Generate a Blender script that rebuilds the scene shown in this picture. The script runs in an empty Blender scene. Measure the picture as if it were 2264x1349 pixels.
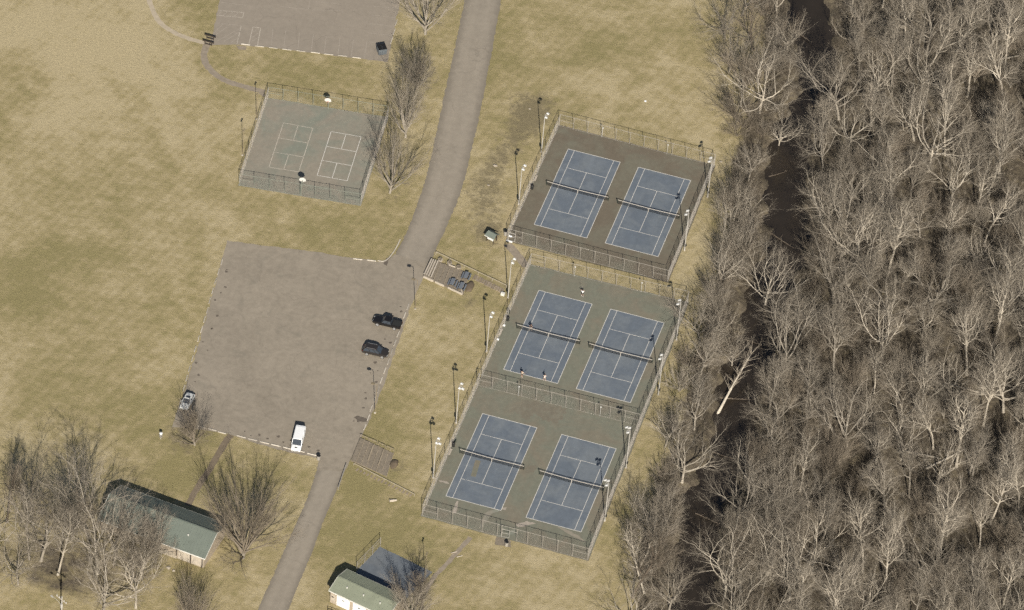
import bpy, bmesh, math, random
import numpy as np
from mathutils import Vector, Matrix

# ------------------------------------------------------------------ camera, sky, sun, exposure
S = bpy.context.scene
COL = S.collection
CAM_LOC = Vector((202.99727, -905.58952, 885.95948))
YAW, TILT, ROLL = 0.229158, 0.811449, 0.0946279
F_PX, PW, PH = 14624.4647, 2264.0, 1349.0          # focal length in photo pixels, photo size
CAM_ROT = Matrix.Rotation(YAW, 3, 'Z') @ Matrix.Rotation(TILT, 3, 'X') @ Matrix.Rotation(ROLL, 3, 'Z')
cd = bpy.data.cameras.new('camera'); cam = bpy.data.objects.new('camera', cd); COL.objects.link(cam)
cam.matrix_world = Matrix.Translation(CAM_LOC) @ CAM_ROT.to_4x4()
cd.sensor_fit = 'HORIZONTAL'; cd.sensor_width = 36.0; cd.lens = 36.0 * F_PX / PW
cd.clip_start = 10.0; cd.clip_end = 9000.0
S.camera = cam

SUN_EL = math.radians(32.8); SHADOW_AZ = math.radians(109.4)   # shadows run this way (from +x, counter-clockwise)
wd = bpy.data.worlds.new('World'); S.world = wd; wd.use_nodes = True
nt = wd.node_tree; nt.nodes.clear()
sky = nt.nodes.new('ShaderNodeTexSky'); sky.sky_type = 'NISHITA'; sky.sun_disc = False
sky.sun_elevation = SUN_EL
to_sun = SHADOW_AZ + math.pi                                   # direction to the sun in the x-y plane
sky.sun_rotation = math.pi / 2 - to_sun
bg = nt.nodes.new('ShaderNodeBackground'); bg.inputs['Strength'].default_value = 0.05
wo = nt.nodes.new('ShaderNodeOutputWorld')
nt.links.new(sky.outputs[0], bg.inputs[0]); nt.links.new(bg.outputs[0], wo.inputs[0])
sl = bpy.data.lights.new('sun', 'SUN'); sl.energy = 5.0; sl.angle = math.radians(0.53); sl.color = (1.0, 0.945, 0.86)
sun = bpy.data.objects.new('sun', sl); COL.objects.link(sun)
ld = Vector((math.cos(SHADOW_AZ) * math.cos(SUN_EL), math.sin(SHADOW_AZ) * math.cos(SUN_EL), -math.sin(SUN_EL)))
sun.rotation_euler = ld.to_track_quat('-Z', 'Y').to_euler(); sun.location = (0, 0, 200)
S.view_settings.view_transform = 'Standard'; S.view_settings.look = 'None'
S.view_settings.exposure = 0.3; S.view_settings.gamma = 1.0; S.view_settings.use_curve_mapping = False
S.render.engine = 'CYCLES'
S.cycles.use_light_tree = False; S.cycles.max_bounces = 2; S.cycles.diffuse_bounces = 1; S.cycles.glossy_bounces = 2; S.cycles.transparent_max_bounces = 4
S.cycles.use_denoising = False; S.cycles.use_adaptive_sampling = True; S.cycles.adaptive_threshold = 0.02; S.cycles.adaptive_min_samples = 24

R_ = random.Random(7)


def at(px, py, z=0.0):
    """World point at height z seen at photo pixel (px, py)."""
    d = CAM_ROT @ Vector(((px - PW / 2) / F_PX, -(py - PH / 2) / F_PX, -1.0))
    return CAM_LOC + d * ((z - CAM_LOC.z) / d.z)


def xy(px, py, z=0.0):
    p = at(px, py, z); return (p.x, p.y)


# ------------------------------------------------------------------ materials
MATS = {}


def nd(t, kind, **kw):
    n = t.nodes.new(kind)
    for k, v in kw.items():
        if k in n.inputs: n.inputs[k].default_value = v
        else: setattr(n, k, v)
    return n


def pos_scaled(t, scale):
    g = nd(t, 'ShaderNodeNewGeometry')
    m = nd(t, 'ShaderNodeVectorMath', operation='MULTIPLY'); m.inputs[1].default_value = scale
    t.links.new(g.outputs['Position'], m.inputs[0]); return m.outputs[0]


def noise(t, vec, scale, detail=4.0, rough=0.55, dist=0.0):
    n = nd(t, 'ShaderNodeTexNoise', Scale=scale, Detail=detail, Roughness=rough, Distortion=dist)
    if vec is not None: t.links.new(vec, n.inputs['Vector'])
    return n.outputs[0]


def ramp(t, fac, *stops):
    r = nd(t, 'ShaderNodeValToRGB'); e = r.color_ramp.elements
    while len(e) < len(stops): e.new(0.5)
    for el, (p, c) in zip(e, stops): el.position = p; el.color = (c, c, c, 1) if isinstance(c, (int, float)) else (*c, 1)
    t.links.new(fac, r.inputs[0]); return r.outputs[0]


def mix(t, fac, a, b, mode='MIX'):
    m = nd(t, 'ShaderNodeMix', data_type='RGBA', blend_type=mode)
    for sock, v in ((m.inputs[0], fac), (m.inputs[6], a), (m.inputs[7], b)):
        if isinstance(v, (int, float)): sock.default_value = v
        elif isinstance(v, tuple): sock.default_value = (*v, 1)
        else: t.links.new(v, sock)
    return m.outputs[2]


def math_(t, op, a, b=0.0):
    m = nd(t, 'ShaderNodeMath', operation=op)
    for s, v in zip(m.inputs, (a, b)):
        if isinstance(v, (int, float)): s.default_value = v
        else: t.links.new(v, s)
    return m.outputs[0]


def attr(t, name):
    a = nd(t, 'ShaderNodeAttribute', attribute_name=name); return a.outputs['Fac']


def base(name, rough=0.9, spec=0.3):
    m = bpy.data.materials.new(name); m.use_nodes = True; t = m.node_tree
    b = t.nodes['Principled BSDF']; b.inputs['Roughness'].default_value = rough
    b.inputs['Specular IOR Level'].default_value = spec
    MATS[name] = m; return m, t, b


def bump(t, b, h, strength, dist):
    n = nd(t, 'ShaderNodeBump', Strength=strength, Distance=dist); t.links.new(h, n.inputs['Height']); t.links.new(n.outputs[0], b.inputs['Normal'])


def plain(name, col, rough=0.7, metal=0.0, var=0.18, scale=1.5, spec=0.3, rnd=0.0):
    """A colour with fine mottled variation, so no surface is flat."""
    m, t, b = base(name, rough, spec); b.inputs['Metallic'].default_value = metal
    v = pos_scaled(t, (1, 1, 1))
    f = ramp(t, noise(t, v, scale, 5, 0.6), (0.25, 1 - var), (0.75, 1 + var))
    c = mix(t, 1.0, tuple(col), f, 'MULTIPLY')
    if rnd:
        oi = nd(t, 'ShaderNodeObjectInfo'); f2 = ramp(t, oi.outputs['Random'], (0, 1 - rnd), (1, 1 + rnd)); c = mix(t, 1.0, c, f2, 'MULTIPLY')
    t.links.new(c, b.inputs['Base Color']); return m


def ground_material():
    m, t, b = base('grass_field', 0.95, 0.1)
    v = pos_scaled(t, (1, 1, 1))
    tan, pale, olive = (0.330, 0.270, 0.144), (0.420, 0.348, 0.208), (0.248, 0.211, 0.100)
    big = noise(t, v, 0.05, 6, 0.62, 0.5)
    mp = nd(t, 'ShaderNodeMapping'); mp.inputs['Rotation'].default_value = (0, 0, -0.366); mp.inputs['Scale'].default_value = (0.62, 1.0, 1.0); t.links.new(v, mp.inputs['Vector'])
    sv = mp.outputs[0]; med = noise(t, sv, 0.42, 7, 0.74)
    fine = noise(t, sv, 2.6, 5, 0.75); tuft = noise(t, sv, 7.0, 3, 0.75)
    s = math_(t, 'ADD', math_(t, 'MULTIPLY', big, 0.52), math_(t, 'MULTIPLY', med, 0.48))
    s = math_(t, 'ADD', s, math_(t, 'MULTIPLY', attr(t, 'green'), 0.15))
    s = math_(t, 'ADD', s, math_(t, 'MULTIPLY', math_(t, 'SUBTRACT', fine, 0.5), 0.30))
    wv = nd(t, 'ShaderNodeTexWave', Scale=0.16, Distortion=3.0, Detail=3.0); wv.bands_direction = 'X'; mp2 = nd(t, 'ShaderNodeMapping'); mp2.inputs['Rotation'].default_value = (0, 0, 0.30); t.links.new(v, mp2.inputs['Vector']); t.links.new(mp2.outputs[0], wv.inputs['Vector'])
    s = math_(t, 'ADD', s, math_(t, 'MULTIPLY', math_(t, 'SUBTRACT', wv.outputs[1], 0.5), 0.035))      # faint mower passes
    g = ramp(t, s, (0.415, pale), (0.51, tan), (0.605, olive))
    g = mix(t, 1.0, g, ramp(t, fine, (0.25, 0.80), (0.75, 1.18)), 'MULTIPLY')
    g = mix(t, 1.0, g, ramp(t, tuft, (0.25, 0.83), (0.75, 1.16)), 'MULTIPLY')
    clump = noise(t, sv, 1.5, 4, 0.8); g = mix(t, ramp(t, clump, (0.64, 0.0), (0.74, 0.55)), g, (0.175, 0.150, 0.075))
    g = mix(t, ramp(t, noise(t, sv, 1.9, 3, 0.8), (0.66, 0.0), (0.76, 0.6)), g, (0.46, 0.385, 0.245))
    # worn soil
    dn = math_(t, 'ADD', attr(t, 'dirt'), math_(t, 'MULTIPLY', math_(t, 'SUBTRACT', noise(t, v, 0.55, 6, 0.8), 0.5), 2.0))
    g = mix(t, ramp(t, dn, (0.36, 0.0), (0.72, 0.85)), g, mix(t, ramp(t, fine, (0.3, 0.0), (0.7, 1.0)), (0.135, 0.112, 0.068), (0.235, 0.195, 0.118)))
    pn = math_(t, 'ADD', attr(t, 'pale'), math_(t, 'MULTIPLY', math_(t, 'SUBTRACT', noise(t, v, 0.8, 5, 0.7), 0.5), 0.9))
    g = mix(t, ramp(t, pn, (0.45, 0.0), (0.8, 0.8)), g, mix(t, fine, (0.38, 0.30, 0.165), (0.44, 0.36, 0.21)))
    # leaf litter of the wood
    ln = math_(t, 'ADD', attr(t, 'litter'), math_(t, 'MULTIPLY', math_(t, 'SUBTRACT', noise(t, v, 0.25, 5, 0.7), 0.5), 0.7))
    lit = ramp(t, noise(t, v, 0.7, 6, 0.75), (0.32, (0.060, 0.049, 0.037)), (0.52, (0.115, 0.095, 0.068)), (0.70, (0.20, 0.165, 0.105)))
    lit = mix(t, 1.0, lit, ramp(t, tuft, (0.25, 0.7), (0.75, 1.3)), 'MULTIPLY')
    g = mix(t, ramp(t, ln, (0.4, 0.0), (0.62, 1.0)), g, lit)
    t.links.new(g, b.inputs['Base Color'])
    h = math_(t, 'ADD', math_(t, 'MULTIPLY', tuft, 0.5), fine); bump(t, b, h, 0.55, 0.16); return m


def asphalt(name, col, crack=0.35, lane=0.12, warm=0.0):
    m, t, b = base(name, 0.92, 0.15)
    v = pos_scaled(t, (1, 1, 1))
    c = mix(t, noise(t, v, 0.09, 5, 0.6, 0.5), tuple(x * (1 - lane * 1.6) for x in col), tuple(x * (1 + lane * 1.6) for x in col))
    c = mix(t, 1.0, c, ramp(t, noise(t, v, 0.8, 5, 0.7), (0.3, 1 - lane), (0.7, 1 + lane)), 'MULTIPLY')
    c = mix(t, 1.0, c, ramp(t, noise(t, v, 14.0, 2, 0.7), (0.3, 0.95), (0.7, 1.05)), 'MULTIPLY')
    warp = nd(t, 'ShaderNodeVectorMath', operation='ADD')
    wn = nd(t, 'ShaderNodeTexNoise', Scale=0.25, Detail=4.0); t.links.new(v, wn.inputs['Vector'])
    ws = nd(t, 'ShaderNodeVectorMath', operation='SCALE'); ws.inputs['Scale'].default_value = 4.0
    t.links.new(wn.outputs['Color'], ws.inputs[0]); t.links.new(v, warp.inputs[0]); t.links.new(ws.outputs[0], warp.inputs[1])
    vo = nd(t, 'ShaderNodeTexVoronoi', feature='DISTANCE_TO_EDGE', Scale=0.14); t.links.new(warp.outputs[0], vo.inputs['Vector'])
    ck = ramp(t, vo.outputs[0], (0.0, 1.0), (0.016, 0.0))
    ck = math_(t, 'MULTIPLY', ck, ramp(t, noise(t, v, 0.12, 3, 0.5), (0.45, 0.0), (0.6, crack)))
    c = mix(t, ck, c, tuple(x * 0.45 for x in col))
    sp = ramp(t, noise(t, v, 0.6, 3, 0.6), (0.68, 0.0), (0.76, 0.45))
    c = mix(t, sp, c, tuple(x * 0.62 for x in col))
    en = math_(t, 'ADD', attr(t, 'edge'), math_(t, 'MULTIPLY', math_(t, 'SUBTRACT', noise(t, v, 0.7, 4, 0.7), 0.5), 0.55))
    c = mix(t, ramp(t, en, (0.62, 0.0), (1.0, 0.8)), c, tuple(x * 0.66 for x in col))
    if name == 'road_asphalt':    # paler wheel tracks
        wt = ramp(t, attr(t, 'edge'), (0.12, 0.0), (0.36, 0.35), (0.6, 0.0)); c = mix(t, math_(t, 'MULTIPLY', wt, noise(t, v, 0.3, 4, 0.6)), c, tuple(x * 1.25 for x in col))
    if name == 'lot_asphalt':     # broad paler swirls of old wear and grime
        c = mix(t, ramp(t, noise(t, v, 0.16, 5, 0.65, 2.5), (0.5, 0.0), (0.66, 0.4)), c, tuple(x * 1.22 for x in col))
        c = mix(t, ramp(t, noise(t, v, 0.3, 4, 0.6, 1.0), (0.56, 0.0), (0.72, 0.45)), c, (col[0] * .74, col[1] * .77, col[2] * .78))
    t.links.new(c, b.inputs['Base Color']); bump(t, b, noise(t, v, 6, 4, 0.7), 0.25, 0.03); return m


def court_paint(name, col, wear_col, wear=0.5, scale=0.22, seam=True):
    m, t, b = base(name, 0.85, 0.2)
    v = pos_scaled(t, (1, 1, 1))
    w = noise(t, v, scale, 5, 0.62, 0.8)
    c = mix(t, ramp(t, w, (0.42, 0.0), (0.66, wear)), col, wear_col)
    c = mix(t, 1.0, c, ramp(t, noise(t, v, 1.1, 5, 0.7), (0.3, 0.91), (0.7, 1.09)), 'MULTIPLY')
    c = mix(t, 1.0, c, ramp(t, noise(t, pos_scaled(t, (1, .25, 1)), 0.7, 3, 0.6), (0.3, 0.95), (0.7, 1.05)), 'MULTIPLY')
    c = mix(t, 1.0, c, ramp(t, noise(t, v, 16, 2, 0.7), (0.3, 0.95), (0.7, 1.05)), 'MULTIPLY')
    t.links.new(c, b.inputs['Base Color']); return m


def bark(name, lo, hi, scale=1.2):
    m, t, b = base(name, 0.9, 0.15)
    tc = nd(t, 'ShaderNodeTexCoord')
    n = noise(t, tc.outputs['Object'], scale, 5, 0.7)
    c = mix(t, ramp(t, n, (0.35, 0.0), (0.65, 1.0)), lo, hi)
    oi = nd(t, 'ShaderNodeObjectInfo'); c = mix(t, 1.0, c, ramp(t, oi.outputs['Random'], (0, 0.82), (1, 1.16)), 'MULTIPLY')
    t.links.new(c, b.inputs['Base Color']); return m


def glass(name, col=(0.045, 0.055, 0.068)):  # lifted bluish base colour stands in for a reflection in the glass
    m, t, b = base(name, 0.08, 0.6); b.inputs['Base Color'].default_value = (*col, 1); return m


def water_material():
    m, t, b = base('creek_water', 0.14, 0.4)
    v = pos_scaled(t, (1, 1, 1))
    c = mix(t, noise(t, v, 0.15, 5, 0.6), (0.013, 0.0105, 0.008), (0.046, 0.036, 0.026))
    t.links.new(c, b.inputs['Base Color']); bump(t, b, noise(t, v, 2.5, 4, 0.6), 0.15, 0.05); return m


ground_material(); water_material()
asphalt('lot_asphalt', (0.276, 0.237, 0.184), 0.32, 0.13); asphalt('road_asphalt', (0.288, 0.25, 0.198), 0.35, 0.09)
asphalt('upper_asphalt', (0.282, 0.242, 0.193), 0.4, 0.08)
plain('path_pale', (0.42, 0.352, 0.255), 0.95, var=0.2, scale=1.2); plain('path_dirt', (0.275, 0.228, 0.172), 0.95, var=0.25, scale=1.2); plain('path_dark', (0.185, 0.145, 0.10), 0.95, var=0.22, scale=1.2)
plain('road_edge', (0.19, 0.158, 0.122), 0.95, var=0.25, scale=0.9)
court_paint('court_brown', (0.152, 0.128, 0.094), (0.172, 0.166, 0.124), 0.75, 0.16)
court_paint('court_olive', (0.176, 0.176, 0.134), (0.198, 0.170, 0.126), 0.9, 0.15)
court_paint('court_worn', (0.172, 0.152, 0.114), (0.19, 0.176, 0.134), 0.9, 0.8)
court_paint('court_sage', (0.262, 0.232, 0.182), (0.20, 0.215, 0.172), 0.8, 0.14)
court_paint('court_blue', (0.126, 0.147, 0.172), (0.182, 0.200, 0.212), 0.7, 0.2)
court_paint('court_slate', (0.125, 0.140, 0.156), (0.165, 0.175, 0.18), 0.6, 0.2)
plain('line_white', (0.62, 0.59, 0.53), 0.8, var=0.12, scale=2.0); plain('line_faded', (0.47, 0.42, 0.345), 0.9, var=0.22, scale=1.5)
plain('line_bay', (0.45, 0.40, 0.33), 0.9, var=0.25, scale=1.2); plain('line_lot', (0.345, 0.30, 0.245), 0.9, var=0.2, scale=1.2)
plain('fence_wire_bright', (0.43, 0.392, 0.342), 0.55, 0.0, 0.1); plain('galvanised', (0.33, 0.302, 0.26), 0.55, 0.0, 0.12); plain('fence_wire', (0.29, 0.262, 0.225), 0.55, 0.0, 0.1)
plain('fence_green', (0.21, 0.225, 0.185), 0.6, 0.0, 0.12)
plain('pole_grey', (0.43, 0.405, 0.36), 0.5, 0.0, 0.08); plain('board_white', (0.58, 0.56, 0.52), 0.6, var=0.08); plain('lamp_white', (0.54, 0.53, 0.50), 0.4, var=0.03)
plain('pole_bronze', (0.235, 0.19, 0.125), 0.6, var=0.1); plain('lamp_bronze', (0.20, 0.165, 0.11), 0.6, var=0.1)
plain('lamp_lens', (0.55, 0.58, 0.6), 0.15, var=0.02, spec=0.6)
plain('black_metal', (0.018, 0.017, 0.016), 0.5, var=0.1); plain('dark_plastic', (0.03, 0.03, 0.028), 0.5, var=0.1)
plain('net_black', (0.022, 0.022, 0.02), 0.8, var=0.1); plain('net_tape', (0.52, 0.475, 0.41), 0.8, var=0.06); plain('post_green', (0.035, 0.045, 0.035), 0.5)
plain('timber', (0.32, 0.265, 0.19), 0.9, var=0.25, scale=3); plain('timber_dark', (0.055, 0.042, 0.032), 0.9, var=0.25, scale=3)
plain('timber_pale', (0.46, 0.40, 0.32), 0.9, var=0.2, scale=3); plain('gravel', (0.215, 0.18, 0.135), 0.95, var=0.3, scale=2.5)
plain('soil_dark', (0.13, 0.10, 0.068), 0.95, var=0.3, scale=2); plain('stain', (0.13, 0.108, 0.085), 0.9, var=0.25, scale=1.5)
plain('concrete', (0.46, 0.415, 0.345), 0.9, var=0.25, scale=2.5, rnd=0.25); plain('stone', (0.36, 0.31, 0.24), 0.95, var=0.3, scale=2.5, rnd=0.15)
plain('stepping_stone', (0.26, 0.21, 0.155), 0.95, var=0.25, scale=3, rnd=0.15)
plain('steel_blue', (0.15, 0.165, 0.185), 0.5, var=0.12); plain('white_paint', (0.80, 0.79, 0.76), 0.5, var=0.05)
plain('car_white', (0.83, 0.83, 0.81), 0.25, var=0.02, spec=0.5); plain('car_silver', (0.58, 0.58, 0.55), 0.25, 0.0, 0.03, spec=0.5)
plain('car_black', (0.014, 0.013, 0.013), 0.22, var=0.1, spec=0.5); plain('car_brown', (0.032, 0.028, 0.026), 0.22, var=0.1, spec=0.5)
glass('car_glass'); plain('tyre', (0.02, 0.02, 0.02), 0.9); plain('rim', (0.55, 0.54, 0.52), 0.35, 0.3, 0.05); plain('lamp_red', (0.25, 0.02, 0.015), 0.3)
plain('headlamp', (0.75, 0.75, 0.72), 0.15, var=0.03); plain('chrome', (0.6, 0.6, 0.6), 0.2, 0.8, 0.05)
plain('roof_green', (0.222, 0.238, 0.172), 0.75, var=0.13, scale=0.5); plain('roof_teal', (0.138, 0.158, 0.132), 0.75, var=0.1, scale=0.6)
plain('wall_tan', (0.40, 0.335, 0.255), 0.9, var=0.12, scale=1.5); plain('door_white', (0.82, 0.81, 0.78), 0.6, var=0.03); plain('trim', (0.62, 0.60, 0.54), 0.6, var=0.06)
plain('skin', (0.45, 0.29, 0.21), 0.6, var=0.05); plain('cloth_white', (0.75, 0.72, 0.68), 0.9, var=0.05); plain('cloth_black', (0.02, 0.02, 0.022), 0.9, var=0.1)
plain('cloth_grey', (0.30, 0.30, 0.30), 0.9, var=0.08); plain('cloth_tan', (0.50, 0.40, 0.30), 0.9, var=0.08); plain('hair', (0.03, 0.02, 0.015), 0.8); plain('racket', (0.05, 0.05, 0.05), 0.4)
plain('hoop_orange', (0.55, 0.14, 0.04), 0.5); plain('box_blue', (0.06, 0.11, 0.2), 0.5)
plain('dumpster_blue', (0.115, 0.13, 0.14), 0.6, var=0.2, scale=2.5)
bark('bark_pale', (0.35, 0.305, 0.24), (0.57, 0.505, 0.405)); bark('bark_grey', (0.24, 0.21, 0.165), (0.40, 0.352, 0.285)); bark('twig_grey', (0.255, 0.218, 0.168), (0.35, 0.302, 0.236))
bark('twig_brown', (0.205, 0.17, 0.128), (0.28, 0.235, 0.178)); bark('twig_pale', (0.30, 0.255, 0.195), (0.42, 0.36, 0.28)); bark('bark_dark', (0.10, 0.08, 0.06), (0.18, 0.145, 0.11))


# ------------------------------------------------------------------ mesh helpers
class MB:
    def __init__(s): s.v, s.f = [], []

    def add(s, vs, fs):
        k = len(s.v); s.v += [tuple(p) for p in vs]; s.f += [tuple(i + k for i in f) for f in fs]; return s

    def box(s, c, d, rz=0.0, taper=1.0):
        x, y, z = d[0] / 2, d[1] / 2, d[2] / 2; cs, sn = math.cos(rz), math.sin(rz); vs = []
        for zz, k in ((-z, 1.0), (z, taper)):
            for a, b in ((-x, -y), (x, -y), (x, y), (-x, y)):
                a *= k; b *= k; vs.append((c[0] + a * cs - b * sn, c[1] + a * sn + b * cs, c[2] + zz))
        return s.add(vs, [(3, 2, 1, 0), (4, 5, 6, 7), (0, 1, 5, 4), (1, 2, 6, 5), (2, 3, 7, 6), (3, 0, 4, 7)])

    def beam(s, a, b, w, h):
        """Rectangular bar from a to b."""
        a, b = Vector(a), Vector(b); d = (b - a).normalized(); up = Vector((0, 0, 1)) if abs(d.z) < .95 else Vector((1, 0, 0))
        u = d.cross(up).normalized() * (w / 2); n = u.cross(d).normalized() * (h / 2)
        vs = [p + i * u + j * n for p in (a, b) for i, j in ((-1, -1), (1, -1), (1, 1), (-1, 1))]
        return s.add(vs, [(0, 1, 2, 3), (7, 6, 5, 4), (0, 4, 5, 1), (1, 5, 6, 2), (2, 6, 7, 3), (3, 7, 4, 0)])

    def tube(s, pts, rad, n=8, cap=True):
        pts = [Vector(p) for p in pts]; k0 = len(s.v); vs, fs = [], []
        if isinstance(rad, (int, float)): rad = [rad] * len(pts)
        ref = None
        for i, p in enumerate(pts):
            d = (pts[min(i + 1, len(pts) - 1)] - pts[max(i - 1, 0)]).normalized()
            if ref is None: ref = Vector((1, 0, 0)) if abs(d.x) < .8 else Vector((0, 1, 0))
            u = (ref - d * ref.dot(d)).normalized(); w = d.cross(u); ref = u
            for j in range(n):
                a = 2 * math.pi * j / n; vs.append(p + (u * math.cos(a) + w * math.sin(a)) * rad[i])
        for i in range(len(pts) - 1):
            for j in range(n): fs.append((i * n + j, i * n + (j + 1) % n, (i + 1) * n + (j + 1) % n, (i + 1) * n + j))
        if cap: fs.append(tuple(range(n - 1, -1, -1))); fs.append(tuple((len(pts) - 1) * n + j for j in range(n)))
        return s.add(vs, fs)

    def rings(s, rings, cap=True):
        """Loft through rings with equal point counts."""
        n = len(rings[0]); vs = [p for r in rings for p in r]; fs = []
        for i in range(len(rings) - 1):
            for j in range(n): fs.append((i * n + j, i * n + (j + 1) % n, (i + 1) * n + (j + 1) % n, (i + 1) * n + j))
        if cap: fs.append(tuple(range(n - 1, -1, -1))); fs.append(tuple((len(rings) - 1) * n + j for j in range(n)))
        return s.add(vs, fs)

    def lathe(s, prof, n=16, c=(0, 0, 0)):
        return s.rings([[(c[0] + r * math.cos(2 * math.pi * j / n), c[1] + r * math.sin(2 * math.pi * j / n), c[2] + z) for j in range(n)] for r, z in prof])

    def poly(s, pts, z0, z1):
        """Extruded flat polygon."""
        a = sum(pts[i][0] * pts[(i + 1) % len(pts)][1] - pts[(i + 1) % len(pts)][0] * pts[i][1] for i in range(len(pts)))
        if a < 0: pts = pts[::-1]
        n = len(pts)
        vs = [(p[0], p[1], z0) for p in pts] + [(p[0], p[1], z1) for p in pts]
        fs = [tuple(range(n - 1, -1, -1)), tuple(range(n, 2 * n))] + [(i, (i + 1) % n, n + (i + 1) % n, n + i) for i in range(n)]
        return s.add(vs, fs)

    def sheet(s, pts, z):
        a = sum(pts[i][0] * pts[(i + 1) % len(pts)][1] - pts[(i + 1) % len(pts)][0] * pts[i][1] for i in range(len(pts)))
        if a < 0: pts = pts[::-1]
        return s.add([(p[0], p[1], z) for p in pts], [tuple(range(len(pts)))])

    def mesh(s, name, smooth=False):
        me = bpy.data.meshes.new(name); me.from_pydata(s.v, [], s.f)
        if smooth: me.polygons.foreach_set('use_smooth', [True] * len(me.polygons))
        me.update(); return me

    def build(s, name, mat, parent=None, smooth=False, loc=None, rz=0.0, bevel=0.0):
        me = s.mesh(name, smooth); me.materials.append(MATS[mat]); o = bpy.data.objects.new(name, me); COL.objects.link(o)
        if parent: o.parent = parent
        if loc is not None: o.location = loc
        o.rotation_euler.z = rz
        if bevel:
            b = o.modifiers.new('bevel', 'BEVEL'); b.width = bevel; b.segments = 2; b.limit_method = 'ANGLE'
        return o


def tag(o, label, cat, group=None):
    o['label'] = label; o['category'] = cat
    if group: o['group'] = group
    return o


def struct(o, label=None):
    o['kind'] = 'structure'
    if label: o['label'] = label
    return o


def thing(name, label, cat, loc=(0, 0, 0), rz=0.0, group=None):
    o = bpy.data.objects.new(name, None); COL.objects.link(o); o.empty_display_size = 0.3
    o.location = loc if len(loc) == 3 else (*loc, 0.0); o.rotation_euler.z = rz
    return tag(o, label, cat, group)


def copy_tree(src, label, loc, rz, scale=1.0, group=None):
    def cp(o, par):
        c = o.copy(); COL.objects.link(c); c.parent = par
        for ch in [x for x in ALL_CHILDREN.get(o.name, o.children)]: cp(ch, c)
        return c
    r = cp(src, None); r.location = loc; r.rotation_euler.z = rz; r.scale = (scale,) * 3; r['label'] = label
    if group: r['group'] = group
    return r


ALL_CHILDREN = {}
ORD = ['first', 'second', 'third', 'fourth', 'fifth', 'sixth', 'seventh', 'eighth', 'ninth', 'tenth', 'eleventh', 'twelfth', 'thirteenth',
       'fourteenth', 'fifteenth', 'sixteenth', 'seventeenth', 'eighteenth', 'nineteenth', 'twentieth']
ORD += [f'{a}-{b}' for a in ('twenty', 'thirty', 'forty', 'fifty') for b in ORD[:9]]


def jag(pts, amp=0.25, step=1.2, seed=1, closed=True):
    """Break a polygon's straight edges into an uneven, worn outline."""
    r = random.Random(seed); out = []; n = len(pts)
    for i in range(n if closed else n - 1):
        a, b = Vector((*pts[i], 0)), Vector((*pts[(i + 1) % n], 0)); L = (b - a).length; k = max(1, int(L / step)); d = (b - a) / max(L, 1e-6); nn = Vector((-d.y, d.x, 0))
        for j in range(k):
            p = a + (b - a) * (j / k)
            if j: p += nn * r.uniform(-amp, amp)
            out.append((p.x, p.y))
    if not closed: out.append(tuple(pts[-1]))
    return out


def smooth_line(pts, n=6):
    """Catmull-Rom through world points."""
    P = [Vector((*p[:2], 0)) for p in pts]; P = [2 * P[0] - P[1]] + P + [2 * P[-1] - P[-2]]; out = []
    for i in range(1, len(P) - 2):
        for j in range(n):
            t = j / n; a, b, c, d = P[i - 1:i + 3]
            out.append((2 * b + (c - a) * t + (2 * a - 5 * b + 4 * c - d) * t * t + (3 * b - a - 3 * c + d) * t ** 3) / 2)
    out.append(P[-2]); return [(p.x, p.y) for p in out]


def strip(line, w, seed=1, amp=0.12):
    """Polygon of a path of width w (number or list) along a line."""
    r = random.Random(seed); L, Rr = [], []
    for i, p in enumerate(line):
        a, b = line[max(i - 1, 0)], line[min(i + 1, len(line) - 1)]; d = Vector((b[0] - a[0], b[1] - a[1])).normalized(); n = Vector((-d.y, d.x))
        ww = (w[min(i * len(w) // len(line), len(w) - 1)] if isinstance(w, list) else w) / 2
        L.append((p[0] + n.x * (ww + r.uniform(-amp, amp)), p[1] + n.y * (ww + r.uniform(-amp, amp)))); Rr.append((p[0] - n.x * (ww + r.uniform(-amp, amp)), p[1] - n.y * (ww + r.uniform(-amp, amp))))
    return L + Rr[::-1]


# ------------------------------------------------------------------ ground and creek
CREEK = smooth_line([xy(*p, -1.4) for p in [(1775, -130), (1790, 0), (1800, 110), (1802, 210), (1755, 320), (1725, 440), (1742, 540), (1718, 620), (1683, 700), (1668, 780), (1640, 870), (1622, 960), (1592, 1050), (1557, 1150), (1535, 1250), (1525, 1349), (1510, 1500)]], 5)
CREEK = [(CREEK[0][0] - 40, CREEK[0][1] + 90)] + CREEK + [(CREEK[-1][0] + 10, CREEK[-1][1] - 90)]
CA = np.array(CREEK)


def creek_dist(X, Y):
    X = np.asarray(X, float); Y = np.asarray(Y, float); best = np.full(X.shape, 1e9); side = np.zeros(X.shape)
    for (ax, ay), (bx, by) in zip(CA[:-1], CA[1:]):
        dx, dy = bx - ax, by - ay; t = np.clip(((X - ax) * dx + (Y - ay) * dy) / (dx * dx + dy * dy), 0, 1)
        ex, ey = X - (ax + t * dx), Y - (ay + t * dy); d = np.hypot(ex, ey); m = d < best
        best = np.where(m, d, best); side = np.where(m, np.sign(dx * ey - dy * ex), side)
    return best, side          # side > 0: east of the creek (the line runs north to south)


def sm(a, b, x):
    t = np.clip((x - a) / (b - a), 0, 1); return t * t * (3 - 2 * t)


def gz(X, Y):
    d, s = creek_dist(X, Y)
    d = d + 0.9 * np.sin(.33 * X + .21 * Y) + .7 * np.sin(.83 * Y - .47 * X) + .4 * np.sin(1.9 * X + 1.3 * Y)
    return -2.3 * (1 - sm(1.4, 6.4, d)) + np.where(s > 0, 0.35, 0.0) * sm(4, 14, d) + 0.0


GX, GY = np.meshgrid(np.arange(-160, 161, 1.0), np.arange(-170, 191, 1.0))
GD, GS = creek_dist(GX, GY); GH = gz(GX, GY)


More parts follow.
